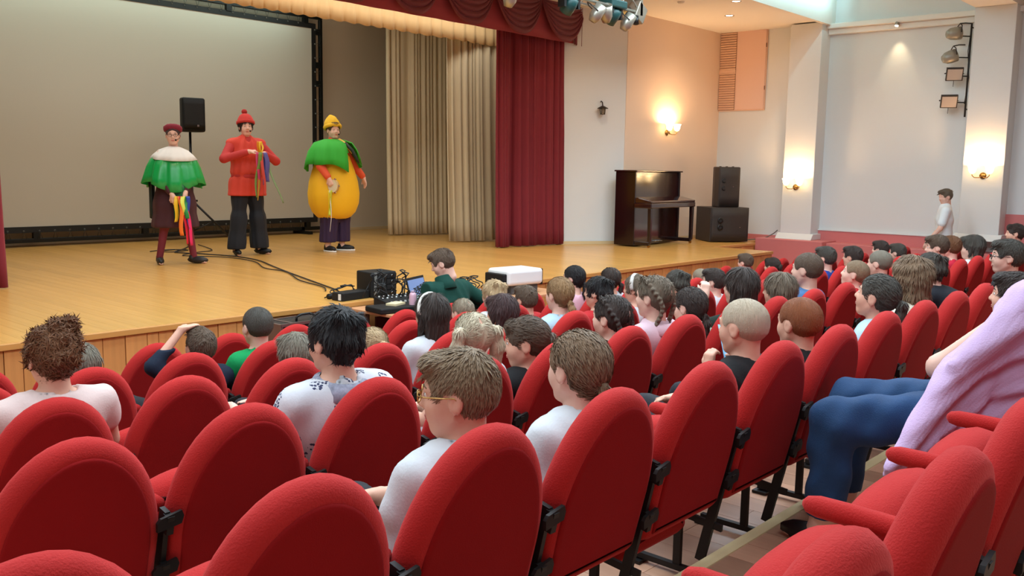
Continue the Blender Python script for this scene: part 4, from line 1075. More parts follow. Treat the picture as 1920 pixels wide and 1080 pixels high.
# cables over the stage
cab = mat('cable_black', (26, 22, 18), .6)
def cable(pts, r, label, sub=8, jit=.0, m=cab, name='cable'):
    rnd = random.Random(len(pts)*7+int(pts[0][0]*100)); P = [Vector(p) for p in pts]; out = []
    P = [P[0]]+P+[P[-1]]
    for i in range(1, len(P)-2):
        for k in range(sub):
            t = k/sub; a, b, c, d = P[i-1], P[i], P[i+1], P[i+2]
            out.append(.5*((2*b)+(c-a)*t+(2*a-5*b+4*c-d)*t*t+(3*b-a-3*c+d)*t**3))
    out.append(P[-1]); o0 = out[0]
    o = MB().tube([p-o0 for p in out], r, 6).build(name, m, None, o0)
    return tag(o, label, 'cable')
zc = STZ+.012
cable([(7.0, 12.6, zc), (6.55, 12.0, zc), (6.2, 11.6, zc), (6.35, 11.2, zc), (6.5, 10.6, zc), (6.45, 10.0, zc), (6.2, 9.3, zc), (5.95, 8.6, zc), (5.75, 8.0, zc), (5.55, 7.4, zc), (5.45, 7.1, zc)], .008, 'black cable running across the stage to the equipment rack')
cable([(7.05, 12.5, zc), (6.75, 11.6, zc), (6.4, 11.4, zc), (6.05, 11.1, zc), (6.35, 10.6, zc), (6.33, 9.9, zc), (6.02, 9.2, zc), (5.98, 8.7, zc), (5.65, 8.0, zc), (5.50, 7.4, zc), (5.35, 7.15, zc)], .0065, 'second thinner cable twisting beside the stage cable')
cable([(6.0, 11.9, zc), (6.3, 12.0, zc), (6.5, 11.8, zc), (6.2, 11.65, zc), (6.1, 11.85, zc), (6.4, 11.95, zc)], .007, 'loose loop of cable at the foot of the speaker stand')

# sound equipment on and before the stage edge
e = empty('equipment_rack', (5.55, 6.66, STZ), 'black rack case with a pale side strip standing on the stage edge', 'rack', -.1)
MB().span((-.14, -.15, 0), (.14, .10, .235)).build('case', spk, e, bevel=.012)
MB().span((-.11, -.156, .004), (-.08, -.15, .232)).build('side_strip', mat('strip_grey', (150, 150, 146), .4, metal=.5), e)
for k in range(4):
    q = MB().span((.03, -.158, .014+k*.053), (.135, -.15, .06+k*.053)).build('rack_unit', mat('rack_unit', (30, 30, 31), .45), e)
    MB().cyl((.085, -.17, .038+k*.053), (.085, -.157, .038+k*.053), .011).build('knob', chrome, q)
o = MB().span((-.17, -.07, 0), (.17, .07, .075)).build('receiver_box', spk, None, (5.22, 6.60, STZ), (0, 0, .1), bevel=.008); tag(o, 'flat black receiver box left of the rack case', 'receiver')
MB().span((-.176, -.05, .01), (-.17, -.02, .065)).build('label_plate', mat('plate_white', (220, 220, 216), .5), o)
o = MB().tube([(.0, .0, .025), (.05, .015, .025), (.11, .03, .028)], [.026, .026, .02], 10).tube([(.11, .03, .028), (.22, .06, .022)], [.016, .012], 8).build('handheld_microphone', spk, None, (5.06, 6.72, STZ)); tag(o, 'black handheld microphone lying at the left end of the gear', 'microphone')

woodt = mat('table_top', (206, 150, 108), .4, var=(3, .12), stretch=(.6, 9, 9))
TZ = .79
e = empty('work_table', (6.2, 6.10, 0), 'wooden table with sound gear in front of the stage', 'table')
MB().span((-1.16, -.28, TZ-.025), (1.2, .31, TZ)).build('table_top', woodt, e, bevel=.004)
for sx in (-1.0, 1.05):
    for sy in (-.2, .24): MB().cyl((sx, sy, .0), (sx, sy, TZ-.02), .018).build('leg', mat('leg_grey', (120, 112, 108), .4, metal=.6), e)
MB().tube([(-.86, -.2, .70), (-.86, -.2, .60), (-.90, -.2, .58)], .008, 6).build('hook', chrome, e)
MB().span((-.95, .18, .30), (1.0, .20, .70)).build('modesty_panel', mat('panel_maroon', (70, 22, 22), .6), e)
def mixer(loc, rz, w, d, m, label, nk=10, name='mixing_desk'):
    e = empty(name, loc, label, 'mixer', rz)
    MB().prism([(-d/2, 0), (d/2, 0), (d/2, .10), (-d/2, .04)], -w/2, w/2, 'x').build('body', m, e, bevel=.006)
    sl = .06/d
    for i in range(nk):
        x = -w/2+w*(i+.5)/nk
        for j, rr in enumerate((.35, .18)):
            MB().cyl((x, rr*d, .04+sl*(rr*d+d/2)), (x, rr*d, .055+sl*(rr*d+d/2)), .008, n=8).build('knob', chrome if (i+j) % 2 else mat('knob_white', (210, 210, 205), .5), e)
        MB().box((x, -d*.22, .05+sl*(.28*d)), (.010, .02, .014)).build('fader', mat('knob_white', (210, 210, 205), .5), e)
    return e
mixer((5.42, 6.12, TZ), 0, .42, .30, spk, 'black mixing desk left of the pink bottle', 8)
mixer((5.62, 5.98, TZ), .12, .26, .26, mat('mixer_green', (40, 84, 74), .5), 'small green mixer just right of the pink bottle', 6)
mixer((6.32, 6.22, TZ), 0, .34, .26, spk, 'mixing desk partly hidden right of the technician', 7)
o = MB().span((-.22, -.13, 0), (.22, .13, .05)).build('control_surface', spk, None, (5.22, 6.0, TZ), (0, 0, -.15), bevel=.012); tag(o, 'flat black controller at the left end of the table', 'controller')
o = MB().span((-.08, -.05, 0), (.08, .05, .018)).build('notepad', mat('paper_cream', (222, 204, 160), .8), None, (5.25, 6.02, TZ+.05), (0, 0, .3)); tag(o, 'cream notepad lying on the flat black controller', 'notepad')
e = empty('drink_bottle', (5.37, 5.93, TZ), 'pink drink bottle standing among the sound gear', 'bottle')
MB().lathe([(.001, 0), (.031, .002), (.033, .02), (.033, .13), (.026, .15), (.018, .156), (.001, .156)], n=16).build('body', mat('bottle_pink', (214, 170, 186), .3, coat=.4), e)
MB().cyl((0, 0, .156), (0, 0, .172), .016).build('cap', mat('bottle_cap', (170, 150, 170), .4), e)
e = empty('laptop', (5.72, 6.22, TZ), 'open laptop with lit blue screen in front of the technician', 'laptop', .35)
MB().span((-.17, -.24, 0), (.17, 0, .018)).build('base', spk, e, bevel=.004)
lid = MB().box((0, .03, .125), (.34, .01, .235), Rx(-.25)).build('lid', spk, e, bevel=.003)
MB().box((0, .0245, .1235), (.31, .006, .195), Rx(-.25)).build('display', mat('laptop_display', (90, 110, 150), .3, emit=((104, 130, 178), .55)), lid)
cw = mat('cable_knot', (16, 15, 15), .6)
def arc_cable(a, b, h, r, label, m=cw):
    a = Vector(a); b = Vector(b); n = 14
    return tag(MB().tube([(b-a)*(i/n)+Vector((.03*math.sin(i*1.3), .02*math.cos(i*1.7), h*math.sin(PI*i/n))) for i in range(n+1)], r, 5).build('patch_cable', m, None, a), label, 'cable', 'patch cables on the sound table')
rnd = random.Random(12)
for i in range(9):
    a = (5.25+rnd.uniform(0, .35), 6.1+rnd.uniform(0, .25), TZ+.07); b = (a[0]+rnd.uniform(-.12, .22), a[1]+rnd.uniform(-.1, .25), TZ+.07+rnd.uniform(0, .06))
    arc_cable(a, b, rnd.uniform(.10, .24), .006, 'thin black patch cable arching between rack case and mixing desk')
for i in range(4): arc_cable((5.52+i*.05, 6.02, TZ+.08), (5.62+i*.03, 6.18, TZ+.06), .09+.015*i, .005, 'thin black patch cable plugged into the green mixer')
for i in range(6): arc_cable((6.2+i*.05, 6.12, TZ+.09), (6.25+i*.045, 6.38, STZ+.01), .10+.01*(i % 3), .006, 'thin black patch cable arching right of the technician')
for i in range(3): arc_cable((5.05+.05*i, 6.75, STZ+.01), (5.36, 6.7, STZ+.10-.03*i), .05+.02*i, .006, 'thin black patch cable plugged into the left side of the rack')
e = empty('projector', (6.95, 6.12, TZ), 'white projector with dark lens hood on the table', 'projector', -.12)
MB().span((-.25, -.17, .09), (.22, .17, .25)).build('body', mat('projector_white', (232, 232, 230), .4, coat=.2), e, bevel=.035, seg=4)
MB().span((-.30, -.14, .07), (-.245, .14, .21)).build('lens_hood', spk, e, bevel=.01)
MB().span((.215, -.14, .08), (.24, .14, .24)).build('rear_panel', spk, e, bevel=.006)
MB().span((-.18, -.13, 0), (.18, .13, .095)).build('stand_block', mat('stand_grey', (70, 72, 74), .6), e, bevel=.01)
e = empty('flight_case', (4.38, 6.18, 0), 'black flight case with steel edges leaning against the stage front', 'case', .05)
MB().span((-.30, -.13, .0), (.30, .13, .79)).build('shell', mat('case_black', (20, 18, 18), .55), e, bevel=.006)
for x in (-.295, -.18, .295): MB().span((x-.012, -.135, 0), (x+.012, .135, .795)).build('edge_rail', mat('case_rail', (128, 112, 108), .35, metal=.7), e)
for y in (-.13, .13): MB().span((-.30, y-.008, .775), (.30, y+.008, .797)).build('edge_rail', mat('case_rail', (128, 112, 108), .35, metal=.7), e)
MB().tube([(-.09, -.05, .79), (-.085, -.05, .825), (-.04, -.05, .84), (.04, -.05, .84), (.085, -.05, .825), (.09, -.05, .79)], .010, 8).build('handle', blackp, e)

# ------------------------------------------------------------------ piano corner
pw = mat('piano_lacquer', (44, 14, 15), .10, spec=.6, coat=.6, var=(3, .2)); pwd = mat('piano_side', (28, 9, 11), .16, spec=.5, coat=.4)
e = empty('upright_piano', (12.95, 8.42, STZ), 'glossy dark mahogany upright piano', 'piano', .06)
W2 = .745
MB().span((-W2, -.10, .02), (-W2+.04, .27, 1.19)).build('side_panel', pwd, e, bevel=.006); MB().span((W2-.04, -.10, .02), (W2, .27, 1.19)).build('side_panel', pwd, e, bevel=.006)
MB().span((-W2+.04, -.06, .02), (W2-.04, .26, .70)).build('lower_panel', pw, e)
MB().span((-W2+.04, -.07, .72), (W2-.04, .26, 1.18)).build('upper_panel', pw, e)
MB().span((-W2-.02, -.13, 1.19), (W2+.02, .29, 1.215)).build('lid', pw, e, bevel=.008)
MB().span((-W2, -.40, .62), (W2, -.06, .70)).build('key_bed', pw, e, bevel=.012)
MB().prism([(-.40, .70), (-.06, .70), (-.06, .785), (-.16, .785), (-.40, .735)], -W2+.01, W2-.01, 'x').build('fallboard', pw, e, bevel=.012)
for x in (-W2+.045, W2-.045):
    MB().prism([(x-.035, .62), (x+.035, .62), (x+.026, .34), (x+.022, .06), (x-.022, .06), (x-.026, .34)], -.385, -.325, 'y').build('leg', pwd, e, bevel=.008)
    q = MB().span((x-.03, -.36, .03), (x+.03, -.05, .09)).build('leg_base', pwd, e, bevel=.006)
    MB().cyl((x-.015, -.35, .022), (x+.015, -.35, .022), .022).build('caster', mat('brass', (170, 120, 50), .3, metal=.9), q)
for k in (-1, 0, 1): MB().span((k*.10-.022, -.14, .055), (k*.10+.022, -.03, .07)).build('pedal', chrome, e, bevel=.006)
MB().span((-W2+.04, -.075, .02), (W2-.04, -.05, .10)).build('kick_board', pwd, e)

spkw = mat('speaker_vinyl', (56, 46, 42), .55, bump=(260, .15)); spkg = mat('speaker_mesh_brown', (46, 38, 35), .6, bump=(500, .3))
e = empty('subwoofer', (14.62, 8.05, STZ), 'large black bass speaker standing on the stage corner', 'loudspeaker', -.62)
MB().span((-.36, -.30, .01), (.36, .30, .60)).build('cabinet', spkw, e, bevel=.008)
MB().grid(lambda u, v: (-.35+.70*u, -.302-.055*math.sin(PI*u), .02+.57*v), 16, 4).build('grille', spkg, e, solid=.01)
for k in (0, 1): MB().lathe([(.03, 0), (.034, -.006), (.05, -.006), (.05, .004), (.03, .004)], (-.20, -.362, .38-.12*k), 16, Rx(PI/2)).build('port', blackp, e)
MB().box((.17, -.356, .26), (.02, .006, .014)).build('badge', chrome, e)
e = empty('loudspeaker', (14.60, 8.02, STZ+.60), 'tall dark loudspeaker stacked on the bass speaker', 'loudspeaker', -.62)
cabinet(MB(), .40, .38, .70).build('cabinet', spkw, e, bevel=.02, seg=3)
MB().grid(lambda u, v: (-.19+.38*u, -.192-.02*math.sin(PI*u), .02+.66*v), 10, 4).build('grille', spkg, e, solid=.01)
MB().box((.06, -.216, .36), (.022, .006, .022)).build('badge', chrome, e)
for k in (0, 1): MB().lathe([(.025, 0), (.028, -.006), (.042, -.006), (.042, .004), (.025, .004)], (-.11, -.208, .46-.13*k), 16, Rx(PI/2)).build('port', blackp, e)
for x in (-.12, .0, .12): MB().box((x, -.05, .70), (.03, .03, .02)).build('rigging_point', blackp, e)
cable([(15.0, 7.75, STZ+.02), (15.2, 7.55, STZ+.05), (15.27, 7.40, STZ+.13), (15.36, 7.35, STZ+.20)], .010, 'short grey cable beside the bass speaker', m=mat('cable_grey', (110, 104, 100), .6))

# ------------------------------------------------------------------ wall fittings
brass = mat('sconce_brass', (150, 116, 66), .35, metal=.8)
shade = mat('sconce_glass', (255, 236, 200), .4, emit=((255, 214, 150), 9.))
def sconce(p, n, label):
    """two-armed wall lamp; n = outward direction of the wall"""
    rz = math.atan2(n[1], n[0])+PI/2
    e = empty('wall_lamp', p, label, 'lamp', rz, 'lit wall lamps')      # local -y points out of the wall
    MB().lathe([(.001, 0), (.05, .0), (.045, -.018), (.02, -.03), (.012, -.05)], (0, 0, 0), 16, Rx(-PI/2) @ Ry(PI) if False else Rx(PI/2)).build('wall_plate', brass, e)
    for sx in (-1, 1):
        a = MB().tube([(0, -.03, 0), (sx*.03, -.07, -.03), (sx*.09, -.11, -.03), (sx*.12, -.12, .0), (sx*.12, -.12, .03)], .007, 6).build('arm', brass, e)
        MB().lathe([(.012, 0), (.035, .012), (.05, .045), (.055, .085), (.068, .115)], (sx*.12, -.12, .03), 16, wave=lambda j, t: (.004*math.sin(6*t)*(j == 4), 0)).build('shade', shade, a, solid=.004)
        point('sconce_bulb', (sx*.12, -.12, .12), SCONCE_W, WARM, .03, e)
    return e
SCONCE_W = 24
sconce((13.82, 8.745, 2.70), (0, -1), 'lit two-armed wall lamp above the piano')
sconce((15.235, 7.0, 1.80), (-1, 0), 'lit two-armed wall lamp on the pilaster beside the bass speaker')
sconce((15.235, 4.02, 2.05), (-1, 0), 'lit two-armed wall lamp on the pilaster at far right')
lan = mat('lantern_iron', (44, 34, 26), .5, metal=.4)
e = empty('wall_lantern', (12.16, 8.92, 2.92), 'small unlit black iron lantern on the white panel', 'lantern', math.atan2(-1, -.6)+PI/2+.0)
MB().lathe([(.001, .145), (.03, .135), (.088, .105), (.09, .098), (.001, .10)], n=12).build('hood', lan, e)
MB().lathe([(.03, .10), (.04, .09), (.032, .01), (.018, 0), (.001, -.004)], n=8).build('glass', mat('lantern_glass', (200, 190, 170), .1, trans=.8), e)
for k in range(4):
    a = PI/4+k*PI/2; MB().tube([(.046*math.cos(a), .046*math.sin(a), .10), (.036*math.cos(a), .036*math.sin(a), 0)], .006, 5).build('rib', lan, e)
MB().tube([(0, 0, .14), (0, .02, .20), (0, .07, .22), (0, .10, .20)], .009, 6).build('arm', lan, e)
MB().span((-.03, .09, .15), (.03, .105, .27)).build('wall_plate', mat('plate_grey', (140, 132, 122), .6), e)

# louvred hatch on the right wall
e = empty('louvred_hatch', (15.6, 8.3, 3.17), 'tall wall hatch with a louvred grille and plain door', 'hatch')
hm = mat('hatch_paint', (222, 186, 162), .6); hd = mat('hatch_dark', (120, 84, 66), .8)
MB().span((-.03, -.47, -.01), (0, .47, 1.44)).build('frame', hm, e)
MB().span((-.045, -.455, .01), (-.03, .12, 1.42)).build('door', mat('hatch_door', (226, 190, 172), .6), e, bevel=.004)
MB().span((-.034, .13, .01), (-.031, .455, 1.42)).build('grille_recess', hd, e)
sl = MB().box((0, 0, 0), (.022, .32, .030), Ry(.75)).mesh('slat', hm)
for k in range(33):
    if k == 16: continue
    put('slat', sl, e, (-.044, .292, .035+k*.0424))
MB().span((-.05, .125, .66), (-.03, .46, .735)).build('grille_rail', hm, e)
for k in (0, 1): MB().cyl((-.05, -.462, .35+.75*k), (-.05, -.462, .42+.75*k), .008).build('hinge', hd, e)

# stage lanterns on a wall bar by the second pilaster
gm = mat('lantern_grey', (150, 146, 134), .4, metal=.3); fm = mat('flood_black', (34, 30, 28), .5); lensg = mat('flood_glass', (176, 166, 158), .25, spec=.6)
e = empty('lighting_bar', (15.5, 4.42, 2.95), 'thin vertical bar on the wall carrying four stage lights', 'lighting bar')
MB().cyl((0, 0, 0), (0, 0, 1.42), .014).build('pole', fm, e)
for z in (.12, 1.36): MB().cyl((0, 0, z), (.10, 0, z), .010).build('wall_bracket', fm, e)
MB().tube([(.0, .02, .2), (.02, -.01, .6), (-.02, .02, 1.0), (0, 0, 1.35)], .006, 5).build('cable', fm, e)
for (dx, dy, dz) in ((-.20, .16, 1.22), (-.20, .19, .90), (-.18, .13, .62), (-.18, .17, .22)): MB().cyl((0, 0, dz), (dx, dy, dz), .009).build('outrigger', fm, e)
AIM = Vector((-.93, .33, -.20)).normalized()
def aim_R(d):
    q = Vector(d).to_track_quat('-Y', 'Z'); return q.to_euler()
for k, (z, y) in enumerate(((4.20, 4.56), (3.86, 4.60))):
    e = empty('par_lamp', (15.26, y, z), ('upper' if k == 0 else 'lower')+' round grey spotlight on the wall bar', 'spotlight'); e.rotation_euler = aim_R((-.55, .80, -.12 if k == 0 else -.35))
    MB().lathe([(.001, .15), (.05, .145), (.085, .09), (.095, .02), (.095, -.06), (.09, -.06), (.088, .0)], (0, 0, 0), 20, Rx(PI/2)@Matrix.Identity(3)).build('housing', gm, e, solid=.006)
    MB().lathe([(.001, .0), (.05, -.006), (.088, 0)], (0, .01, 0), 20, Rx(PI/2)).build('lens', lensg, e)
    MB().tube([(-.10, .04, 0), (-.105, .05, .10), (0, .06, .14), (.105, .05, .10), (.10, .04, 0)], .008, 6).build('yoke', fm, e)
    MB().tube([(0, .06, .14), (.06, .12, .13), (.18, .16, .10)], .010, 6).build('arm', fm, e)
for k, (z, y) in enumerate(((3.59, 4.55), (3.18, 4.60))):
    e = empty('flood_light', (15.28, y, z), ('upper' if k == 0 else 'lower')+' square black floodlight on the wall bar', 'floodlight'); e.rotation_euler = aim_R((-.80, -.35, -.40))
    MB().prism([(-.12, -.10), (.12, -.10), (.12, .10), (-.12, .10)], -.02, .03, 'y').raw([(-.11, .03, -.09), (.11, .03, -.09), (.11, .03, .09), (-.11, .03, .09), (-.05, .13, -.05), (.05, .13, -.05), (.05, .13, .05), (-.05, .13, .05)], [(0, 1, 5, 4), (1, 2, 6, 5), (2, 3, 7, 6), (3, 0, 4, 7), (4, 5, 6, 7)]).build('housing', fm, e)
    MB().span((-.105, -.026, -.085), (.105, -.021, .085)).build('glass', lensg, e)
    MB().tube([(-.13, .02, 0), (-.13, .10, -.02), (0, .17, -.02), (.13, .10, -.02), (.13, .02, 0)], .007, 6).build('yoke', fm, e)
    MB().tube([(0, .17, -.02), (.05, .24, 0)], .010, 6).build('arm', fm, e)
    MB().cyl((0, 0, -.10), (0, 0, -.20), .004).build('safety_cord', fm, e)
# downlights and smoke detector in the low ceiling
dl = mat('downlight_lens', (255, 240, 215), .4, emit=((255, 226, 180), 14.))
DL = [((13.88, 7.68), 'lit round downlight in the low ceiling above the piano corner'), ((12.80, 6.98), 'lit round downlight at the top picture edge')]
DL += [((11.2-1.7*k, 8.1), None) for k in range(6)]  # unseen extra downlights, added to brighten the stage front and curtains
for p, lab in DL:
    e = empty('downlight', (p[0], p[1], 4.58), lab or 'added round downlight in the low ceiling before the stage, unseen above the picture', 'downlight', 0, 'ceiling downlights')
    MB().lathe([(.055, -.002), (.075, -.008), (.08, 0)], n=20).build('bezel', chrome, e); MB().lathe([(.001, -.003), (.055, -.003)], n=20).build('lens', dl, e)
    spot('downlight_beam', (p[0], p[1], 4.565), (p[0], p[1]+.25, 0), 55, (1, .80, .56), 130, .9, .05)
e = empty('wall_washer', (15.45, 5.53, 4.47), 'small lit spotlight under the cornice of the right wall', 'spotlight')
MB().cyl((0, 0, 0), (-.02, 0, -.05), .035).build('body', gm, e); MB().cyl((-.02, 0, -.05), (-.021, 0, -.052), .028).build('lens', dl, e)
spot('washer_beam', (15.44, 5.53, 4.40), (15.60, 5.50, 3.3), 18, (1, .78, .48), 60, .9, .02)
o = MB().lathe([(.001, -.035), (.04, -.03), (.055, -.012), (.058, 0)], n=18).build('smoke_detector', ceilm, None, (12.35, 7.66, 4.58)); tag(o, 'small round smoke detector on the low ceiling', 'detector')

# lighting truss hung in front of the proscenium
tr = mat('truss_aluminium', (170, 164, 152), .35, metal=.7)
e = empty('lighting_truss', (8.9, 7.0, 4.05), 'aluminium lighting truss at the top picture edge', 'truss')
for y in (-.10, .10):
    for z in (0, .20): MB().cyl((-4.0, y, z), (1.25, y, z), .018).build('chord', tr, e)
for k in range(21):
    x = -4.0+k*.25
    for y in (-.10, .10): MB().cyl((x, y, 0 if k % 2 else .2), (x+.25, y, .2 if k % 2 else 0), .009, n=8).build('lattice', tr, e)
MB().span((1.22, -.13, -.04), (1.27, .13, .24)).build('end_plate', tr, e)
for k, x in enumerate((-3.4, -1.2, 1.0)): MB().cyl((x, 0, .2), (x, 0, .60), .008).build('hanger', tr, e)
teal = mat('moving_head_teal', (22, 70, 70), .4, spec=.5)
def par_can(loc, d, m, label, L_=.22, r=.075):
    e = empty('stage_lamp', loc, label, 'stage lamp'); e.rotation_euler = aim_R(d)
    MB().lathe([(.001, L_*.6), (r*.6, L_*.58), (r, L_*.25), (r, -L_*.4), (r*.94, -L_*.4), (r*.9, L_*.1)], (0, 0, 0), 18, Rx(PI/2)).build('can', m, e, solid=.004)
    MB().lathe([(.001, -.01), (r*.9, 0)], (0, .02, 0), 18, Rx(PI/2)).build('lens', lensg, e)
    MB().tube([(-r-.012, 0, 0), (-r-.012, .02, .13), (0, .03, .17), (r+.012, .02, .13), (r+.012, 0, 0)], .007, 6).build('yoke', fm, e)
    return e
par_can((9.22, 6.88, 3.93), (-.35, .4, -.85), tr, 'silver stage lamp left of centre under the truss')
par_can((9.42, 6.90, 3.96), (.45, .3, -.85), tr, 'silver stage lamp tilted right under the truss middle')
par_can((9.92, 6.92, 3.92), (-.35, .3, -.85), tr, 'silver stage lamp with open flap near the truss end')
par_can((7.72, 6.95, 3.92), (.1, .4, -.9), tr, 'silver stage lamp alone at the left under the truss')
for (x, z, lab) in ((8.75, 3.98, 'teal moving-head lamp hanging left under the truss'), (9.62, 3.97, 'dark teal moving-head lamp hanging near the truss end')):
    e = empty('moving_head_lamp', (x, 6.95, z), lab, 'stage lamp')
    MB().span((-.16, -.12, .06), (.16, .12, .16)).build('base', teal, e, bevel=.02)
    MB().span((-.15, -.05, -.06), (-.11, .05, .08)).span((.11, -.05, -.06), (.15, .05, .08)).build('fork', blackp, e)
    MB().lathe([(.001, .11), (.07, .10), (.085, .03), (.08, -.09), (.06, -.10), (.001, -.095)], (0, 0, -.03), 18, Rx(.7)).build('head', teal, e)
e = empty('mirror_ball_motor', (10.17, 6.95, 4.05), 'small grey effect box hanging at the end of the truss', 'effect light')
MB().box((-.02, 0, 0), (.20, .16, .22), Ry(.5)).build('box', tr, e, bevel=.01)
MB().cyl((-.12, -.06, -.06), (-.14, -.08, -.16), .035).build('lens_tube', blackp, e); MB().cyl((-.20, 0, .02), (-.28, -.02, -.03), .04).build('lens_tube', chrome, e)
MB().tube([(.08, 0, .1), (.11, 0, .0), (.14, 0, -.09), (.13, 0, -.10)], .006, 5).build('chain', fm, e)

# ================================================================== STANDING FIGURES
def standing(label, loc, rz, hz, hh, w, hipz, feet, arms, yaw=0, pitch=0, skin=None, sc=1., group=None, lean=0):
    """standing body; local +y is forward. feet: {side:(x,y,toe angle)}; arms: {side:(elbow, wrist, finger dir, palm normal, curl)}"""
    hc = Vector((0, lean, hz)); R = np.array(Rz(math.radians(yaw)) @ Rx(math.radians(pitch)))
    q = w/.19; hip = Vector((0, -.01, hipz)); nb = hc+Vector((0, -.05*hh, -.60*hh-.03)); ax = nb-hip
    def sp(t, x=0, y=0): return hip+ax*t+Vector((x, y, 0))
    J = {sx: (sp(.90, sx*w), Vector(arms[sx][0]), Vector(arms[sx][1])) for sx in (-1, 1)}
    F = {sx: Vector((feet[sx][0], feet[sx][1], .09)) for sx in (-1, 1)}
    K = {sx: (hip+Vector((sx*.09*q, 0, -.02))).lerp(F[sx], .50)+Vector((0, .03, 0)) for sx in (-1, 1)}
    fn = .0075; fx = [(-.6*hh, .6*hh, fn)]; fy = [(hc.y-.6*hh, hc.y+.6*hh, fn)]; fz = [(hz-.62*hh, hz+.62*hh, fn)]
    for sx in (-1, 1):
        p = J[sx][2]; fx.append((p.x-.1, p.x+.1, .0085)); fy.append((p.y-.1, p.y+.12, .0085)); fz.append((p.z-.14, p.z+.12, .0085))
    mx = max(abs(v.x) for sx in (-1, 1) for v in J[sx])+.14
    f = SDF(axis(-mx, mx, .018, fx), axis(-.25, .5, .018, fy), axis(-.02, hz+.62*hh, .018, fz))
    def torso(f, g):
        f.cap(hip+Vector((-.075*q, 0, 0)), hip+Vector((.075*q, 0, 0)), .11*q+g, k=.05)
        f.cap(sp(.30, -.055*q), sp(.30, .055*q), .105*q+g, k=.08); f.cap(sp(.65, -.075*q), sp(.65, .075*q), .11*q+g, k=.09)
        f.cap(sp(.90, -w+.045*q), sp(.90, w-.045*q), .055*q+g, k=.07)
        for s_ in (-1, 1): f.cap(sp(.86, s_*.05), sp(.99), .06*q+g, .045*q+g, k=.06)
    torso(f, 0); head_prims(f, hc, hh, R)
    f.cap(sp(.88), hc+Vector(R @ np.array((0, -.10*hh, -.25*hh))), .056*q, .19*hh, k=.035)
    def arm(f, g, t=2.):
        for sx in (-1, 1):
            a, b, c = J[sx]; f.cap(a, b, .046*q+g, .037*q+g, k=.03)
            if t > 1: f.cap(b, b.lerp(c, t-1), .037*q+g, .027*q+g, k=.02)
    arm(f, 0)
    for sx in (-1, 1):
        a = arms[sx]; hand(f, J[sx][2], a[2], a[3], 1., a[4], -sx)
    def legs(f, g, g2=None):
        for sx in (-1, 1):
            h_ = hip+Vector((sx*.09*q, 0, -.02)); f.cap(h_, K[sx], .085*q+g, .058*q+g, k=.04); f.cap(K[sx], F[sx], .056*q+g, .040*q+(g if g2 is None else g2), k=.03)
    legs(f, 0)
    for sx in (-1, 1):
        t = math.radians(feet[sx][2]); d = Vector((math.sin(t), math.cos(t), 0)); f.cap(F[sx]+Vector((0, 0, -.055)), F[sx]+d*.14+Vector((0, 0, -.062)), .034, .027, k=.03)
    o = put('person', f.mesh('person', skin or skinB), None, loc, (0, 0, rz)); tag(o, label, 'person', group)
    return dict(o=o, hc=hc, R=R, hh=hh, torso=torso, arm=arm, legs=legs, sp=sp, J=J, K=K, F=F, hip=hip, w=w, feet=feet, mx=mx)
def shoes(P, m, sole=None):
    for sx in (-1, 1):
        t = math.radians(P['feet'][sx][2]); c = P['F'][sx]
        s_ = MB().ball((0, .05, .045), (.045, .135, .045), 12).cyl((0, -.02, .04), (0, -.015, .10), .045, .04).build('shoe', m, P['o'], (c.x, c.y, 0), (0, 0, -t))
        if sole: MB().lathe([(.001, 0), (.95, 0), (1, .3), (1, 1), (.93, 1.1)], n=20).build('sole', sole, s_, (0, .05, 0)).scale = (.05, .142, .022)
def garment(P, name, m, fn, lo, hi, st=.013):
    g = SDF(axis(lo[0], hi[0], st), axis(lo[1], hi[1], st), axis(lo[2], hi[2], st)); fn(g)
    return put(name, g.mesh(name, m), P['o'])
def headset(P):
    h = P['hh']
    o = MB().tube([(-.37, -.02, .06), (-.385, .10, -.05), (-.33, .26, -.16), (-.17, .42, -.23)], .010, 6).ball((-.15, .43, -.235), (.05, .05, .05), 10).tube([(-.375, -.02, .06), (-.36, -.2, .08), (0, -.52, .05), (.36, -.2, .08), (.375, -.02, .06)], .009, 6).build('headset_microphone', blackp, P['o'], P['hc'], Matrix(P['R']).to_euler())
    o.scale = (h,)*3
def onhead(P, name, mb, m, **k):
    o = mb.build(name, m, P['o'], P['hc'], Matrix(P['R']).to_euler(), **k); o.scale = (P['hh'],)*3; return o
def drape(prof, n, amp, folds, seed, hem=None, el=(1, 1), gap=None):
    """pleated conical cape from a profile of (r, z); el squashes x,y"""
    rnd = random.Random(seed); ph = [rnd.uniform(0, 6.28) for _ in range(4)]
    mb = MB(); m = len(prof); v = []
    for j, (r, z) in enumerate(prof):
        t = j/(m-1)
        for i in range(n):
            a = 2*PI*i/n
            rr = r*(1+amp*t*(math.sin(folds*a+ph[0])+.5*math.sin((folds*2+1)*a+ph[1])+.4*math.sin((folds-2)*a+ph[2])))
            dz = (hem(a) if hem else 0)*t*t
            v.append((rr*math.cos(a)*el[0], rr*math.sin(a)*el[1], z+dz))
    f = [(j*n+i, j*n+(i+1) % n, (j+1)*n+(i+1) % n, (j+1)*n+i) for j in range(m-1) for i in range(n) if not gap or abs((2*PI*i/n-gap[0]+PI) % (2*PI)-PI) > gap[1]+gap[2]*j/m]
    return mb.raw(v, f, True)
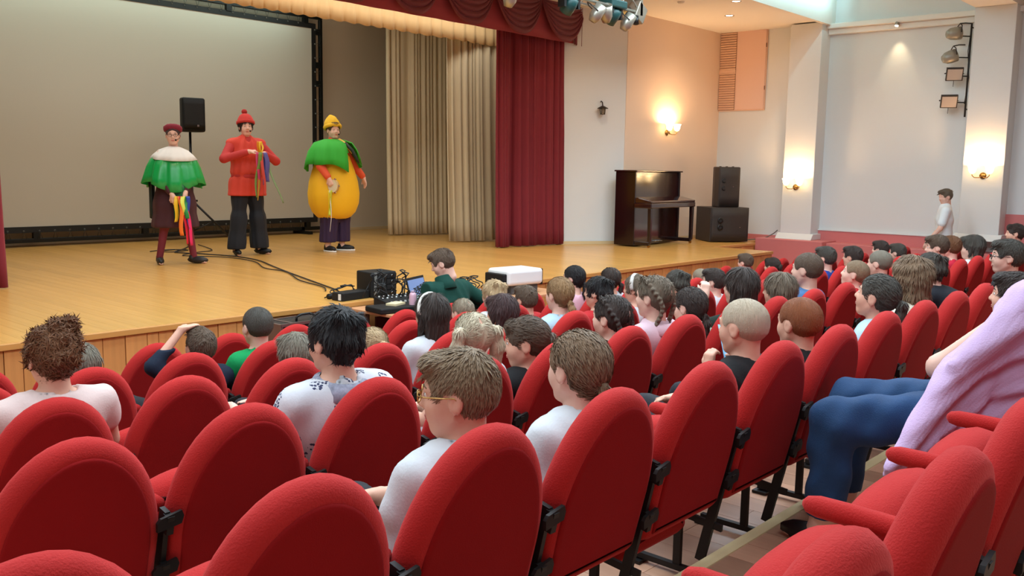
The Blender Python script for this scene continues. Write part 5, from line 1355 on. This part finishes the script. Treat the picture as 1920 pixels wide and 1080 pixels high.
def ribbons(loc, rz, items, label):
    e = empty('ribbon_bunch', loc, label, 'ribbons', rz)
    for k, (x, y, L_, wd, col, tw, dx) in enumerate(items):
        def P(u, v, x=x, y=y, L_=L_, wd=wd, tw=tw, dx=dx):
            a = tw*v; w_ = wd*(u-.5)
            return (x+dx*v+w_*math.cos(a)+.012*math.sin(6*v+k), y+w_*math.sin(a)+.015*math.sin(5*v+2*k), -L_*v)
        MB().grid(P, 3, 14).build('ribbon', mat('ribbon_%d_%d_%d' % col, col, .45, spec=.4, sheen=.2), e, solid=.003)
    return e

# --- first performer: green cape, white collar
P = standing('performer in maroon beret, white round collar and green satin cape', (5.55, 10.35, STZ), PI-.25, 1.53, .222, .155, .84,
             {1: (.19, -.02, 8), -1: (-.19, .05, -50)}, {1: ((.20, .05, 1.06), (.09, .24, .84), (-.25, .3, -1), (.6, .6, .2), .7), -1: ((-.20, .05, 1.06), (-.06, .25, .86), (.25, .3, -1), (-.6, .6, .2), .7)}, yaw=-16, pitch=-3)
WOM = P
satin = mat('satin_green', (6, 158, 74), .28, spec=.6, sheen=.3, bump=(60, .05)); maroon = mat('tights_maroon', (112, 26, 40), .7, sheen=.2, bump=(160, .1)); plum = mat('tunic_plum', (66, 26, 32), .8, sheen=.2, bump=(120, .1), var=(8, .1))
face(P['o'], P['hc'], P['R'], P['hh'], 'darkbrown', True); spectacles(P['o'], P['hc'], P['R'], P['hh'], blackp); headset(P)
hair_obj('buzz', 'mahogany', P['o'], P['hc'], P['R'], P['hh'])
garment(P, 'tights', maroon, lambda g: (P['legs'](g, .006), g.plane((0, 0, 1), .86)), (-.4, -.3, .05), (.4, .35, .95))
shoes(P, mat('shoe_dark', (34, 30, 30), .5))
def tun(g):
    P['torso'](g, .02); P['arm'](g, .018, 1.85)
    for a, b, r0, r1 in ((1.0, .72, .13, .17), (.74, .47, .165, .195)):
        for s_ in (-.05, .05): g.cap((s_, -.01, a), (s_*1.5, -.01, b), r0, r1, k=.05)
    g.warp(lambda x, y, z: .008*np.sin(9*np.arctan2(x, y))*np.clip((1.-z)*2, 0, 1)); g.plane((0, 0, -1), -.44); g.plane((0, 0, 1), 1.29)
garment(P, 'tunic', plum, tun, (-.42, -.32, .3), (.42, .42, 1.4), .015)
drape([(.08, 1.32), (.17, 1.305), (.25, 1.24), (.285, 1.15), (.31, 1.04), (.33, .94)], 96, .075, 9, 3, lambda a: .05*math.sin(a*3+.6)-.03*math.sin(a), (1.02, .80)).build('cape', satin, P['o'], solid=.006)
drape([(.06, 1.395), (.09, 1.385), (.16, 1.355), (.22, 1.30), (.255, 1.255)], 80, .035, 8, 5, lambda a: -.03*math.sin(a), (1.0, .90)).build('collar', mat('collar_white', (232, 228, 222), .75, sheen=.2), P['o'], solid=.006)
onhead(P, 'beret', MB().lathe([(.36, .16), (.42, .20), (.47, .30), (.46, .42), (.36, .52), (.18, .57), (.001, .58)], (0, -.06, 0), 24, Rx(.28), wave=lambda j, a: (.018*math.sin(10*a+j*1.7), 0)), mat('beret_maroon', (128, 22, 44), .85, sheen=.4, bump=(30, .5)), solid=.03)
MB().grid(lambda u, v: (-.02+.15*(u-.5)*(1-.3*v)+.03, .235+.02*math.sin(6*u), .98-.42*v-.1*abs(u-.5)), 6, 8).build('green_panel', mat('panel_green', (10, 96, 52), .5), P['o'], solid=.006)
MB().grid(lambda u, v: (.20+.06*u, -.12-.03*math.sin(7*u), 1.0-.50*v+.05*u), 6, 8).build('coat_tail', mat('tail_dark', (28, 40, 34), .7), P['o'], solid=.006)
def world(P, v): return P['o'].matrix_basis @ Vector(v)
w0 = world(P, (.0, .30, .82))
ribbons(w0, PI-.25, [(.05, 0, .30, .05, (236, 190, 40), .6, .02), (.0, .01, .56, .045, (214, 24, 50), .9, -.06), (-.03, .0, .58, .04, (230, 40, 96), .5, -.085), (.03, .02, .46, .045, (240, 120, 40), -.5, -.03), (-.06, .0, .38, .045, (34, 70, 170), .7, -.03), (-.05, .02, .26, .05, (40, 140, 70), -.6, .01), (-.01, .03, .22, .05, (220, 226, 90), .8, .0)], 'bunch of rainbow ribbons held by the green-caped performer')

# --- second performer: red vest
P = standing('performer in red bobble hat, red vest and wide black trousers', (6.82, 10.80, STZ), PI-.12, 1.69, .232, .20, .95,
             {1: (.17, .0, 10), -1: (-.17, -.02, -35)}, {1: ((.36, .10, 1.27), (.10, .27, 1.365), (-1, .35, .12), (0, .3, 1), .9), -1: ((-.36, .12, 1.25), (-.12, .27, 1.345), (1, .35, -.05), (0, .3, 1), .9)}, yaw=-14, pitch=0)
rv = mat('vest_red', (216, 66, 48), .75, sheen=.3, bump=(120, .12), var=(7, .06)); rs = mat('shirt_red', (188, 46, 44), .75, sheen=.2, bump=(150, .1)); tb = mat('trouser_black', (18, 22, 30), .8, sheen=.2, bump=(120, .12), var=(6, .15))
face(P['o'], P['hc'], P['R'], P['hh'], 'black', True); headset(P); hair_obj('shortfull', 'darkbrown', P['o'], P['hc'], P['R'], P['hh'])
garment(P, 'shirt', rs, lambda g: (P['torso'](g, .012), P['arm'](g, .016, 1.9), g.plane((0, 0, -1), -.9)), (-.5, -.28, .85), (.5, .4, 1.62))
def vst(g):
    P['torso'](g, .026)
    for s_ in (-1, 1):
        g.cap((s_*.07, 0, 1.10), (s_*.10, 0, .80), .125, .155, k=.06); g.cap(P['sp'](.90, s_*.13), P['sp'](.92, s_*.215), .068, .06, k=.03)
    g.warp(lambda x, y, z: .007*np.sin(11*np.arctan2(x, y)+2*z)+.02*np.exp(-((z-1.05)/.03)**2))
    g.cut_ell((0, .12, 1.60), (.07, .09, .12), k=.02); g.plane((0, 0, -1), -.79)
garment(P, 'vest', rv, vst, (-.33, -.3, .72), (.33, .32, 1.62))
MB().lathe([(1, -.02), (1.03, -.012), (1.03, .012), (1, .02)], n=28).build('belt', rs, P['o'], (0, -.005, 1.05)).scale = (.205, .145, 1)
def trs(g):
    P['legs'](g, .028, .07)
    for s_ in (-1, 1): g.cap(P['K'][s_], P['F'][s_]+Vector((0, 0, .02)), .10, .115, k=.04)
    g.warp(lambda x, y, z: .005*np.sin(7*np.arctan2(np.abs(x)-.13, y)+5*z)+.004*np.sin(23*z+9*y)); g.plane((0, 0, -1), -.085); g.plane((0, 0, 1), .99)
garment(P, 'trousers', tb, trs, (-.4, -.25, .03), (.4, .3, 1.05))
shoes(P, blackp)
hatm = mat('hat_red', (196, 52, 46), .9, sheen=.5, bump=(40, .5))
onhead(P, 'hat', MB().lathe([(.43, .12), (.47, .16), (.44, .26), (.38, .42), (.30, .56), (.18, .64), (.05, .66), (.001, .66)], (0, -.05, .09), 24, Rx(.2), wave=lambda j, a: (.006*math.sin(16*a), 0)).lathe([(.44, .08), (.50, .10), (.50, .22), (.44, .24)], (0, -.05, .09), 24, Rx(.2)), hatm, solid=.03)
onhead(P, 'pompom', MB().lathe([(.001, -.15), (.10, -.13), (.155, -.03), (.15, .05), (.09, .13), (.001, .15)], (.04, -.16, .86), 18, wave=lambda j, a: (.012*math.sin(9*a+j*2), .0)), mat('pompom_red', (176, 44, 40), .95, sheen=.5, bump=(30, .8)))
w0 = world(P, (-.03, .34, 1.36))
ribbons(w0, PI-.12, [(.04, 0, .50, .05, (200, 60, 110), .7, -.02), (.0, .01, .62, .05, (176, 140, 50), .9, .05), (-.03, .0, .42, .06, (60, 70, 140), .5, -.03), (-.06, .01, .38, .06, (90, 84, 150), -.5, -.04), (.02, .02, .58, .05, (110, 140, 70), .8, .06), (-.06, .0, .66, .035, (126, 150, 110), .6, -.24), (-.01, .02, .56, .04, (200, 70, 60), -.7, -.03)], 'bunch of coloured ribbons held at the chest of the red performer')
ribbons(w0+Vector((0, 0, .14)), PI-.12, [(.0, .0, .20, .03, (232, 184, 40), .4, .01), (.03, .0, .30, .025, (232, 150, 40), .4, -.02), (-.03, .0, .16, .025, (240, 200, 60), .4, .01)], 'short yellow ribbons tied at the neck of the red performer')

# --- third performer: the pear
P = standing('performer in yellow hat, green shoulder cape and round yellow pear costume', (8.05, 10.55, STZ), PI+.18, 1.69, .232, .20, .92,
             {1: (.13, .0, 12), -1: (-.13, .03, -28)}, {1: ((.35, .08, 1.20), (.335, .22, 1.03), (-.1, .35, -1), (.9, .3, 0), .9), -1: ((-.40, .03, 1.21), (-.50, .12, 1.04), (-.10, .25, -1), (-.9, .2, .2), .25)}, yaw=-22, pitch=2)
yel = mat('pear_yellow', (240, 184, 16), .7, sheen=.3, bump=(80, .08), var=(3, .06)); grn = mat('cape_green', (44, 166, 44), .75, sheen=.3, bump=(120, .1)); org = mat('sleeve_orange', (222, 84, 44), .75, sheen=.2, bump=(150, .1)); pur = mat('trouser_purple', (46, 24, 58), .8, sheen=.2, bump=(120, .1))
face(P['o'], P['hc'], P['R'], P['hh'], 'brown', True, False); headset(P); hair_obj('short', 'brown', P['o'], P['hc'], P['R'], P['hh'])
garment(P, 'sweater', org, lambda g: (P['torso'](g, .012), P['arm'](g, .020, 1.85), g.cap((0, -.02, 1.48), (0, -.01, 1.57), .066, .060, k=.02), g.plane((0, 0, -1), -1.0)), (-.62, -.28, .95), (.62, .4, 1.66))
drape([(.08, 1.46), (.16, 1.42), (.23, 1.33), (.30, 1.15), (.35, .98), (.372, .82), (.36, .68), (.31, .56), (.24, .49), (.19, .47), (.15, .50)], 72, .012, 10, 8, None, (1, .92)).build('pear_costume', yel, P['o'], solid=.01)
drape([(.075, 1.57), (.14, 1.565), (.275, 1.52), (.35, 1.41), (.385, 1.29), (.40, 1.19)], 90, .06, 8, 6, lambda a: .05*math.sin(3*a+.6)-.03*math.sin(5*a), (1.06, .88), (PI/2+.12, .14, .20)).build('cape', grn, P['o'], solid=.007)
MB().tube([(0, .10, 1.56), (-.03, .22, 1.50), (-.05, .30, 1.38)], [.03, .022, .012], 8).build('neck_ribbon', mat('ribbon_yellow', (226, 190, 80), .6), P['o'])
MB().tube([(-.02, .20, 1.52), (-.04, .31, 1.42), (-.08, .36, 1.30), (-.10, .38, 1.24)], [.02, .026, .02, .012], 8).build('dark_scarf', mat('scarf_dark', (26, 34, 24), .7), P['o'])
def prs(g):
    for s_ in (-1, 1): g.cap((s_*.09, 0, .90), P['K'][s_], .11, .12, k=.05); g.cap(P['K'][s_], P['F'][s_]+Vector((0, 0, .06)), .12, .115, k=.04)
    g.warp(lambda x, y, z: .008*np.sin(12*np.arctan2(np.abs(x)-.12, y)+3*z)); g.plane((0, 0, -1), -.135)
garment(P, 'trousers', pur, prs, (-.36, -.25, .08), (.36, .3, 1.0))
shoes(P, mat('sneaker_black', (20, 20, 22), .6), mat('sneaker_sole', (226, 222, 214), .6))
onhead(P, 'hat', MB().lathe([(.42, .06), (.47, .10), (.46, .28), (.42, .44), (.34, .60), (.26, .72), (.16, .79), (.06, .80), (.001, .78)], (0, -.06, .12), 24, Rx(.24), wave=lambda j, a: (.025*math.sin(3*a+j*.9), .02*math.sin(2*a))).lathe([(.43, .02), (.52, .03), (.55, .12), (.52, .20), (.44, .21)], (0, -.06, .12), 24, Rx(.24)), mat('hat_yellow', (236, 186, 40), .85, sheen=.4, bump=(40, .4)), solid=.03)
w0 = world(P, (.30, .27, .93))
e = empty('tambourine', w0, 'small tambourine held by the pear performer', 'tambourine', PI+.18)
MB().lathe([(.085, -.018), (.09, -.018), (.09, .018), (.085, .018), (.085, -.018)], (0, 0, 0), 24, Ry(PI/2) @ Matrix.Identity(3)).build('hoop', mat('tambourine_wood', (206, 168, 104), .5), e)
MB().lathe([(.001, .016), (.086, .017)], (0, 0, 0), 24, Ry(PI/2)).build('drumhead', mat('drum_skin', (226, 212, 180), .6), e)
for k in range(5):
    a = 2*PI*k/5; MB().cyl((-.008, .092*math.cos(a), .092*math.sin(a)), (.008, .092*math.cos(a), .092*math.sin(a)), .016).build('jingle', chrome, e)
ribbons(w0+Vector((-.03, 0, -.06)), PI+.18, [(.05, .0, .38, .04, (214, 190, 30), .6, .02), (.02, .01, .34, .04, (198, 204, 60), -.5, .03), (.04, .02, .56, .018, (222, 218, 206), .6, .02)], 'yellow ribbons trailing from the tambourine')

# ================================================================== TECHNICIAN AT THE TABLE
tech = seated('person', 'technician in dark green zip jacket working at the laptop', 'E', 5.56, 5.76, 1.205, .235, 1, 34, -24, 'short', 'brown', 'techgreen', 1,
              {-1: ((0, 0, 0), (-.36, .28, .78), (-.22, .42, .825), (-.4, 1, 0), (0, 0, 1), .7), 1: ((0, 0, 0), (.34, .18, .80), (.16, .42, .83), (-.3, 1, 0), (0, 0, 1), .4)}, 5.72, lod=1, group=None, floor=0., w=.215)
b, c, R, h, J = tech; face(b, c, R, h, 'brown')
MB().lathe([(.066, .095), (.074, .09), (.086, .03), (.10, -.03), (.088, -.035), (.07, .03)], n=20).build('collar', cloth('techgreen'), b, (c.x-.005, c.y-.045, c.z-.62*h-.055), (-.35, 0, 0))

# ================================================================== PERSON IN LILAC AT RIGHT, near row
lil = mat('lilac_knit', (200, 170, 206), .85, sheen=.4, spec=.2, bump=(170, .25), var=(6, .07)); den = mat('denim_blue', (20, 58, 98), .85, sheen=.1, bump=(260, .25), var=(14, .28))
O = Vector((3.72, ROWY['Z'], ROWF['Z']))
def lp(x, y, z): return Vector((x, y, z))-O
hipc = lp(3.72, .80, 1.19); head_c = lp(3.86, .66, 1.865)
shL, shR = lp(3.50, .72, 1.60), lp(3.92, .68, 1.60)
kL, kR = lp(3.20, 1.27, 1.145), lp(3.52, 1.33, 1.15)
aL, aR = lp(3.22, 1.30, .74), lp(3.56, 1.36, .74)
elb, wri = lp(3.52, 1.02, 1.335), lp(3.93, 1.02, 1.21)
elb2, wri2 = lp(4.08, .92, 1.30), lp(4.16, 1.02, 1.25)
Rh = np.array(Rz(.1))
f = SDF(axis(-.62, .5, .018, [(head_c.x-.15, head_c.x+.15, .009), (wri.x-.1, wri.x+.14, .009)]), axis(0, 1.15, .018, [(head_c.y-.15, head_c.y+.15, .009), (wri.y-.1, wri.y+.12, .009)]), axis(-.02, head_c.z+.16, .018, [(head_c.z-.16, head_c.z+.16, .009), (wri.z-.1, wri.z+.1, .009)]))
def l_torso(f, g):
    f.cap(hipc+Vector((-.09, 0, 0)), hipc+Vector((.09, 0, 0)), .125+g, k=.05); m_ = hipc.lerp((shL+shR)/2, .45); f.cap(m_+Vector((-.08, 0, 0)), m_+Vector((.08, 0, 0)), .125+g, k=.09)
    m_ = hipc.lerp((shL+shR)/2, .8); f.cap(m_+Vector((-.10, 0, 0)), m_+Vector((.10, 0, 0)), .12+g, k=.09); f.cap(shL, shR, .062+g, k=.07)
l_torso(f, 0); head_prims(f, head_c, .235, Rh); f.cap((shL+shR)/2+Vector((0, 0, .0)), head_c+Vector((0, -.02, -.06)), .065, .055, k=.05)
for a, b_, c_ in ((shL, elb, wri), (shR, elb2, wri2)): f.cap(a, b_, .052, .046, k=.03); f.cap(b_, c_, .047, .032, k=.02)
hand(f, wri, (1, .3, -.1), (0, .2, 1), 1., .6, 1); hand(f, wri2, (-.2, 1, -.1), (0, .2, 1), 1., .6, -1)
def l_legs(f, g):
    for s_, k_, a_ in ((-1, kL, aL), (1, kR, aR)): f.cap(hipc+Vector((s_*.09, 0, -.01)), k_, .092+g, .070+g, k=.04); f.cap(k_, a_, .070+g, .050+g, k=.03)
l_legs(f, 0)
for a_ in (aL, aR): f.cap(a_+Vector((0, 0, -.04)), a_+Vector((0, .13, -.05)), .034, .028, k=.03)
lp_ = put('person', f.mesh('person', skinB), None, O); tag(lp_, 'seated person in lilac knitted cardigan and blue jeans at right, one arm bare', 'person')
def jns(g):
    l_legs(g, .016); g.cap(hipc+Vector((-.09, 0, -.01)), hipc+Vector((.09, 0, -.01)), .14, k=.05)
    g.warp(lambda x, y, z: .006*np.sin(42*z+20*x)*np.sin(18*y+5*x)+.004*np.sin(60*y+25*z)); g.plane((0, 0, -1), -.12); g.plane((0, 0, 1), hipc.z+.06)
g = SDF(axis(-.72, .4, .012), axis(.1, 1.1, .012), axis(.05, .75, .012)); jns(g); put('jeans', g.mesh('jeans', den), lp_)
st = mat('jeans_stitch', (150, 150, 130), .8)
MB().tube([kL+Vector((.10, -.13, .055)), kL+Vector((.02, -.075, .045)), kL+Vector((-.055, -.02, .04)), kL+Vector((-.078, .02, .02))], .0022, 4).build('seam', st, lp_)
for a_ in (aL, aR): put('shoe', SHOE_ME, lp_, (a_.x, a_.y+.05, 0))
tip = lp(2.93, .98, 1.115)
def crd(g):
    l_torso(g, .022); g.cap(shL, shL.lerp(elb, .18), .075, .07, k=.05); g.cap(shR, elb2, .08, .075, k=.05)
    top = shL+Vector((.0, .02, .0))
    for i, (q_, r0, r1) in enumerate(((lp(2.93, .98, 1.09), .060, .024), (lp(3.00, .97, 1.12), .062, .030), (lp(3.09, .95, 1.12), .060, .034), (lp(3.17, .92, 1.13), .064, .036), (lp(3.26, .88, 1.14), .07, .042), (lp(3.36, .84, 1.14), .08, .05))):
        m_ = top.lerp(q_, .5)+Vector((.015*(i % 2), .03, .035)); g.cap(top+Vector((.03*i, -.01*i, -.02*i)), m_, r0+.01, (r0+r1)/2, k=.022); g.cap(m_, q_, (r0+r1)/2, r1, k=.02)
    g.cap(lp(3.55, .72, 1.45), lp(3.45, .80, 1.18), .11, .09, k=.06)
    g.warp(lambda x, y, z: .006*np.sin(60*(z-.9*x)+5*np.sin(7*y))+.003*np.sin(110*(z-.5*x)+8*y))
g = SDF(axis(-.92, .42, .0105), axis(0, .85, .0105), axis(.40, 1.08, .0105)); crd(g); card = put('cardigan', g.mesh('cardigan', lil), lp_)
hair_obj('bob', 'brown', lp_, head_c, Rh, .235); face(lp_, head_c, Rh, .235, 'brown')
nt = lil.node_tree; N = nt.nodes; tc = N.new('ShaderNodeTexCoord'); mp = N.new('ShaderNodeMapping'); mp.inputs['Rotation'].default_value = (0, .75, .3); nt.links.new(tc.outputs['Object'], mp.inputs[0])
wv = N.new('ShaderNodeTexWave'); wv.bands_direction = 'Z'; wv.inputs['Scale'].default_value = 26; wv.inputs['Distortion'].default_value = .8; wv.inputs['Detail'].default_value = 2; nt.links.new(mp.outputs[0], wv.inputs['Vector'])
b2 = N.new('ShaderNodeBump'); b2.inputs['Strength'].default_value = .08; b2.inputs['Distance'].default_value = .01; nt.links.new(wv.outputs['Fac'], b2.inputs['Height'])
pb = N['Principled BSDF']; nt.links.new(pb.inputs['Normal'].links[0].from_socket, b2.inputs['Normal']); nt.links.new(b2.outputs[0], pb.inputs['Normal'])

# ================================================================== WALKER IN THE SIDE AISLE
P = standing('person in white T-shirt and pale blue trousers walking along the right wall', (14.45, 4.30, ROWF['D']), .35, 1.60, .215, .18, .92, {1: (.10, .22, 0), -1: (-.10, -.18, 0)},
             {1: ((.24, -.06, 1.14), (.25, .02, .92), (0, .2, -1), (1, 0, 0), .5), -1: ((-.24, .05, 1.14), (-.22, .20, .95), (0, .3, -1), (-1, 0, 0), .5)}, yaw=30, pitch=-12)
hair_obj('short', 'ashbrown', P['o'], P['hc'], P['R'], P['hh'])
garment(P, 'shirt', mat('tshirt_white', (226, 232, 234), .8, bump=(120, .1)), lambda g: (P['torso'](g, .022), [g.cap(P['J'][s_][0], P['J'][s_][0].lerp(P['J'][s_][1], .7), .066, .062, k=.03) for s_ in (-1, 1)], g.plane((0, 0, -1), -.90)), (-.4, -.3, .8), (.4, .3, 1.55))
garment(P, 'trousers', mat('trouser_paleblue', (172, 186, 204), .8, bump=(120, .1)), lambda g: (P['legs'](g, .018), g.plane((0, 0, 1), .95), g.plane((0, 0, -1), -.09)), (-.35, -.4, .04), (.35, .45, 1.0))
shoes(P, mat('sneaker_white', (220, 218, 212), .6))
